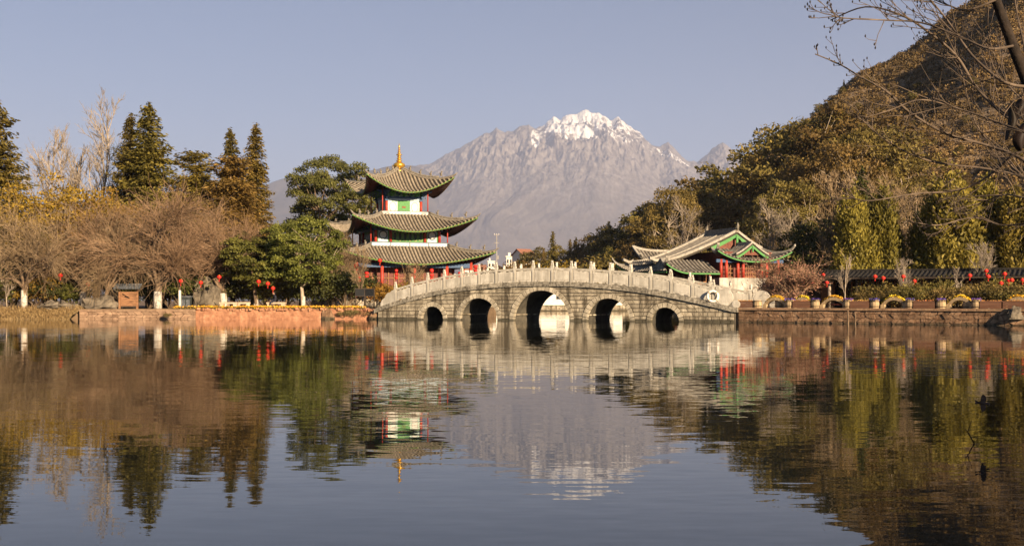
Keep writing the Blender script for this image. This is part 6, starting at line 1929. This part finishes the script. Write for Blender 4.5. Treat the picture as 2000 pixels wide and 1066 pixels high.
for px, d, top, lb in [(1115, 215, 506, 'small orange-leaved bush beyond the bridge crown'), (1135, 216, 508, 'orange-brown bush right of the small orange one'), (1190, 205, 495, 'brown bush left of the hall rear wing'), (1005, 240, 508, 'rusty bush below the white far block')]:
    z0 = LAND; tree('shrub_yellow', 'bush', lb, 'bush', (X(px, d), d, z0), Z(top, d) - z0, sx=1.2, crown_mat=None if px == 1115 else LF_RUSTY)
# heroes on the lower hillside
def on_hill(px, d): return max(LAND, float(hill_z(X(px, d), d)))
for px, d, top, pn, sx_, lb in [(1312, 200, 358, 'gum', .8, 'dark tree standing out left of the hill foot'), (1545, 215, 245, 'gum', 1.15, 'large gum tree high on the hillside, left of two'), (1610, 205, 215, 'gum', 1.2, 'large gum tree highest on the hillside'), (1660, 200, 195, 'gum', 1.1, 'gum tree right of the highest one on the hillside'), (1500, 205, 300, 'gum', 1.1, 'dark gum tree above the hall roof'),
                                (1580, 190, 300, 'gum', 1.1, 'gum tree below the highest pair'), (1540, 175, 345, 'gum', 1.0, 'gum tree straight above the right hall eave'), (1640, 180, 270, 'gum', 1.0, 'gum tree above the tall brown bare tree'), (1700, 190, 240, 'gum', 1.05, 'gum tree at the right of the gum group')]:
    z0 = on_hill(px, d)
    tree(pn, 'gum_tree', lb, 'tree', (X(px, d), d, z0 - .3), max(7.0, Z(top, d) - z0), sx=sx_)
for px, d, top, pn, lb in [(1330, 238, 378, 'round', 'round tree at the foot of the hill skyline'), (1352, 242, 362, 'round_b', 'tree one up from the foot of the hill skyline'), (1372, 246, 348, 'round', 'tree two up from the foot of the hill skyline'), (1392, 250, 334, 'spruce_c', 'pointed tree low on the hill skyline'), (1290, 232, 396, 'round_b', 'round tree left of the hill skyline foot'), (1412, 252, 322, 'round', 'round tree above the pointed one on the hill skyline')]:
    z0 = on_hill(px, d)
    tree(pn, 'skyline_tree', lb, 'tree', (X(px, d), d, z0 - .3), max(3.5, Z(top, d) - z0), sx=1.25)
# wood on the hill: one tree after another until slopes are covered
rw = random.Random(99)
placed = []
kinds = [('round', 'evergreen_tree', 'bushy olive tree in the wood on the hillside', 'bushy olive trees on the hill'), ('round_b', 'evergreen_tree', 'darker bushy tree in the wood on the hillside', 'darker bushy trees on the hill'), ('spruce_c', 'conifer_tree', 'small pointed conifer on the hillside', 'small conifers on the hill'),
         ('bare_brown', 'bare_tree', 'brown leafless tree in the wood on the hillside', 'leafless trees on the hill'), ('cypress_a', 'cypress_tree', 'slim olive cypress on the hillside', 'cypresses on the hill')]
tries = 0
while len(placed) < 400 and tries < 14000:
    tries += 1
    px = rw.uniform(1225, 2060); d = rw.uniform(112, 345)
    x = X(px, d); zg = on_hill(px, d)
    if 8 < x < 24 and 90 < d < 112: continue
    py = HZ - (zg - CAMZ) / d * F
    if py < 175 + rw.uniform(-25, 60): continue
    if px < 1330 and d < 150: continue
    if x < 27 and d < 118 and px < 1500: continue
    if d < 178 and abs(x - 5.5 - .65 * (176 - d)) < 15 and d > 128: continue
    mind = 2.6 + d * .007
    if any((x - a) ** 2 + (d - b_) ** 2 < mind * mind for a, b_ in placed): continue
    placed.append((x, d))
    w = [.42, .25, .1, .17, .06] if d < 190 else [.5, .3, .1, .09, .01]
    kn = rw.choices(kinds, w)[0]
    h = rw.uniform(5.0, 8.6) * (1.0 if d < 180 else .72 if d < 230 else .42)
    tree(kn[0], kn[1], kn[2], 'tree', (x, d, zg - .3), h, sx=rw.uniform(.9, 1.25), group=kn[3], crown_mat=LF_OLIVE if kn[0] == 'cypress_a' else None)
# scrub: uncountable bushes over the upper slopes
g = np.random.default_rng(8)
nb_ = 11000
sx_ = []; 
while len(sx_) < nb_:
    px = g.uniform(1230, 2120); d = g.uniform(150, 345); x = X(px, d); z = float(hill_z(x, d))
    if z < LAND + .5: continue
    sx_.append((x, d, z))
C_ = np.array(sx_); rad = g.uniform(.5, 1.6, nb_); per = 34
cen = np.repeat(C_, per, 0); rr = np.repeat(rad, per)
dd = rv(g, nb_ * per); dd[:, 2] = np.abs(dd[:, 2])
pos = cen + dd * (rr * g.random(nb_ * per) ** .4)[:, None] * np.array([[1, 1, .9]])
v, f = leaf_quads(pos, rv(g, nb_ * per), dd + rv(g, nb_ * per) * .7, rr * g.uniform(.3, .6, nb_ * per), rr * g.uniform(.18, .34, nb_ * per))
tag(link('hill_scrub', np_mesh('hill_scrub', v, f, LF_SCRUB)), 'brown and olive scrub over the upper hillside', kind='stuff')
n = 60000
px = g.uniform(1200, 2150, n); d = g.uniform(160, 350, n); x = (px - 1000) / F * d; z = hill_z(x, d); ok = z > LAND; x, d, z = x[ok], d[ok], z[ok]; n = len(x)
v, f = leaf_quads(np.stack([x, d, z + .2], 1), np.stack([g.normal(size=n) * .4, g.normal(size=n) * .4, np.ones(n)], 1), rv(g, n), g.uniform(.4, .9, n), g.uniform(.12, .3, n))
tag(link('hill_grass', np_mesh('hill_grass', v, f, LF_GRASS2)), 'dry tawny grass between the scrub on the hill', kind='stuff')

# ------------------------------------------------------------------ near bare tree leaning in at the top right
rn = random.Random(64)
nb0 = Vector((5.55, 11.3, LAND - .1))
near = empty('overhanging_tree', nb0, 0, 'dark bare tree on the near bank whose branches hang into the upper right', 'tree')
segs = []; tws = []; buds = []
def Lp(px, py, d): return P(px, py, d) - nb0
trunk = [Vector((0, 0, 0)), Vector((.05, .05, 1.4)), Lp(2105, 420, 11.0), Lp(2060, 290, 10.8), Lp(2010, 170, 10.6), Lp(1978, 90, 10.5), Lp(1945, 0, 10.4), Lp(1915, -110, 10.3), Lp(1900, -260, 10.2)]
tr = [.17, .15, .11, .075, .052, .046, .04, .034, .02]
for i in range(len(trunk) - 1): segs.append((*trunk[i], *trunk[i + 1], tr[i], tr[i + 1]))
def smooth_path(pts, n=5):
    out = []
    for i in range(len(pts) - 1):
        p0, p1, p2, p3 = pts[max(0, i - 1)], pts[i], pts[i + 1], pts[min(len(pts) - 1, i + 2)]
        for k in range(n):
            t = k / n
            out.append(.5 * ((2 * p1) + (p2 - p0) * t + (2 * p0 - 5 * p1 + 4 * p2 - p3) * t * t + (-p0 + 3 * p1 - 3 * p2 + p3) * t ** 3))
    out.append(pts[-1]); return out
heroes = [([(2105, 420), (2010, 320), (1930, 285), (1850, 262), (1780, 222), (1730, 178), (1680, 150), (1640, 126), (1592, 106)], 10.8, .022),
          ([(2060, 290), (1975, 235), (1910, 175), (1868, 110), (1812, 62), (1760, 30), (1690, 14), (1622, 40)], 10.9, .024),
          ([(2105, 420), (2020, 355), (1930, 330), (1830, 318), (1760, 292), (1700, 250), (1668, 205)], 11.5, .017),
          ([(2010, 170), (1960, 160), (1900, 110), (1850, 40), (1800, -20), (1760, -70)], 10.2, .018),
          ([(2060, 290), (1985, 300), (1930, 345), (1870, 372), (1790, 378), (1700, 392), (1660, 385)], 10.2, .014),
          ([(1978, 90), (1930, 95), (1870, 70), (1800, 45), (1730, 40), (1650, 36), (1618, 28)], 10.0, .014),
          ([(2105, 420), (2040, 430), (1960, 440), (1900, 425), (1830, 440), (1770, 430)], 10.5, .013),
          ([(2010, 170), (2000, 90), (1985, 20), (1975, -60)], 10.9, .016),
          ([(2060, 290), (2010, 262), (1950, 240), (1880, 215), (1800, 195), (1740, 215), (1690, 230)], 9.9, .013),
          ([(2105, 420), (2030, 395), (1965, 380), (1920, 395), (1860, 410)], 9.8, .011),
          ([(1945, 0), (1890, 20), (1850, 10), (1790, -15)], 10.6, .014), ([(2040, 230), (1990, 190), (1955, 140), (1930, 60), (1935, -30)], 11.2, .012),
          ([(2090, 380), (2000, 345), (1955, 300), (1905, 240), (1880, 150), (1860, 80)], 11.6, .013)]
for pts, d, r in heroes:
    q = smooth_path([Lp(a, b_, d + .25 * math.sin(i * 1.3 + d)) for i, (a, b_) in enumerate(pts)])
    n = len(q)
    br = []; lim = []
    for i in range(n - 1):
        t = i / (n - 1)
        lim.append((*q[i], *q[i + 1], r * .68 * (1 - .8 * t) + .002, r * .68 * (1 - .8 * (t + 1 / n)) + .002))
        br.append((q[i], (q[i + 1] - q[i]).normalized(), t))
    br.append((q[-1], br[-1][1], 1.0))
    link('limb', seg_mesh('limb', lim, M_NEARTWIG, 6), near)
    for k in range(int(n * .55)):
        tt = rn.uniform(.12, .98)
        p, dr = along(br, tt)
        sd = side_dir(dr, rn.uniform(.35, .9), rn, .12); sd.y *= .6
        L2 = rn.uniform(.25, .8) * (1.08 - .8 * tt)
        b2 = branch(tws, p, sd, L2, .0048, .0024, 5, rn, .09, .02)
        for j in range(rn.randint(1, 4)):
            p3, d3 = along(b2, rn.uniform(.2, .95))
            b3 = branch(tws, p3, side_dir(d3, rn.uniform(.4, .9), rn, .1), L2 * rn.uniform(.2, .5), .003, .0016, 3, rn, .1, .02)
            buds.append(b3[-1][0])
        buds.append(b2[-1][0])
link('trunk', seg_mesh('near_trunk', segs, M_NEARBARK, 7), near)
link('crown', seg_mesh('near_twigs', tws, M_NEARTWIG, 4), near)
m = MB()
for p in buds: m.lathe([(.002, 0), (.007, .008), (.005, .018), (.001, .026)], 5, p)
m.build('buds', M_NEARBARK, near)['kind'] = 'stuff'
# withered leaves still hanging on the tree
for i, (px, py, l_, w_) in enumerate(((1973, 240, .3, .04), (1990, 215, .2, .055), (1998, 268, .26, .06))):
    p = Lp(px, py, 10.3)
    def lf(a, b_, l_=l_, w_=w_, i=i):
        s = a * 2 - 1; wd = w_ * math.sin(math.pi * min(1, .04 + .94 * b_)) ** .8
        return Vector((s * wd + .03 * math.sin(b_ * 4 + i), .05 * s * s - .03 * math.sin(b_ * 3), -l_ * b_ + .5 * l_)) + p
    MB().grid(lf, 6, 10, True).build('withered_leaf', LF_DEAD, near)
    MB().tube([p + Vector((0, 0, .5 * l_)), p + Vector((.06, 0, .5 * l_ + .08)), p + Vector((.2, .05, .5 * l_ + .1))], .004, 4).build('leaf_stalk', M_NEARBARK, near)

# ------------------------------------------------------------------ bird, twig in the water
d = 13.0; bp = P(1919, 787, d)
e = empty('bird', bp, math.radians(12), 'small black bird with spread wings skimming the water at right', 'bird'); e.rotation_euler = (math.radians(75), math.radians(8), 0); e.scale = (.85, .85, .85)
m = MB()
m.lathe([(.003, -.075), (.018, -.05), (.026, -.01), (.022, .03), (.017, .05), (.019, .068), (.012, .085), (.002, .1)], 10)
m.v = [(z, y, x) for x, y, z in m.v]
for s in (-1, 1):
    m.extrude_poly([(.035, s * .015, 0), (.045, s * .05, .012), (.03, s * .095, .012), (-.005, s * .118, .004), (-.02, s * .09, .006), (-.03, s * .05, .006), (-.03, s * .015, 0)], (0, 0, .005))
m.extrude_poly([(-.06, .012, 0), (-.06, -.012, 0), (-.105, -.03, 0), (-.095, 0, 0), (-.105, .03, 0)], (0, 0, .004))
m.build('body', M_BIRD, e)
d = CAMZ * F / (866 - HZ)
e = MB().tube([P(1904, 880, d), P(1903, 866, d), P(1890, 843, d), P(1894, 832, d), P(1898, 820, d)], [.007, .007, .006, .004, .002], 6).tube([P(1890, 843, d), P(1884, 836, d)], [.004, .002], 5).build('water_twig', M_NEARBARK)
tag(e, 'thin bent twig sticking out of the water at the lower right', 'twig')
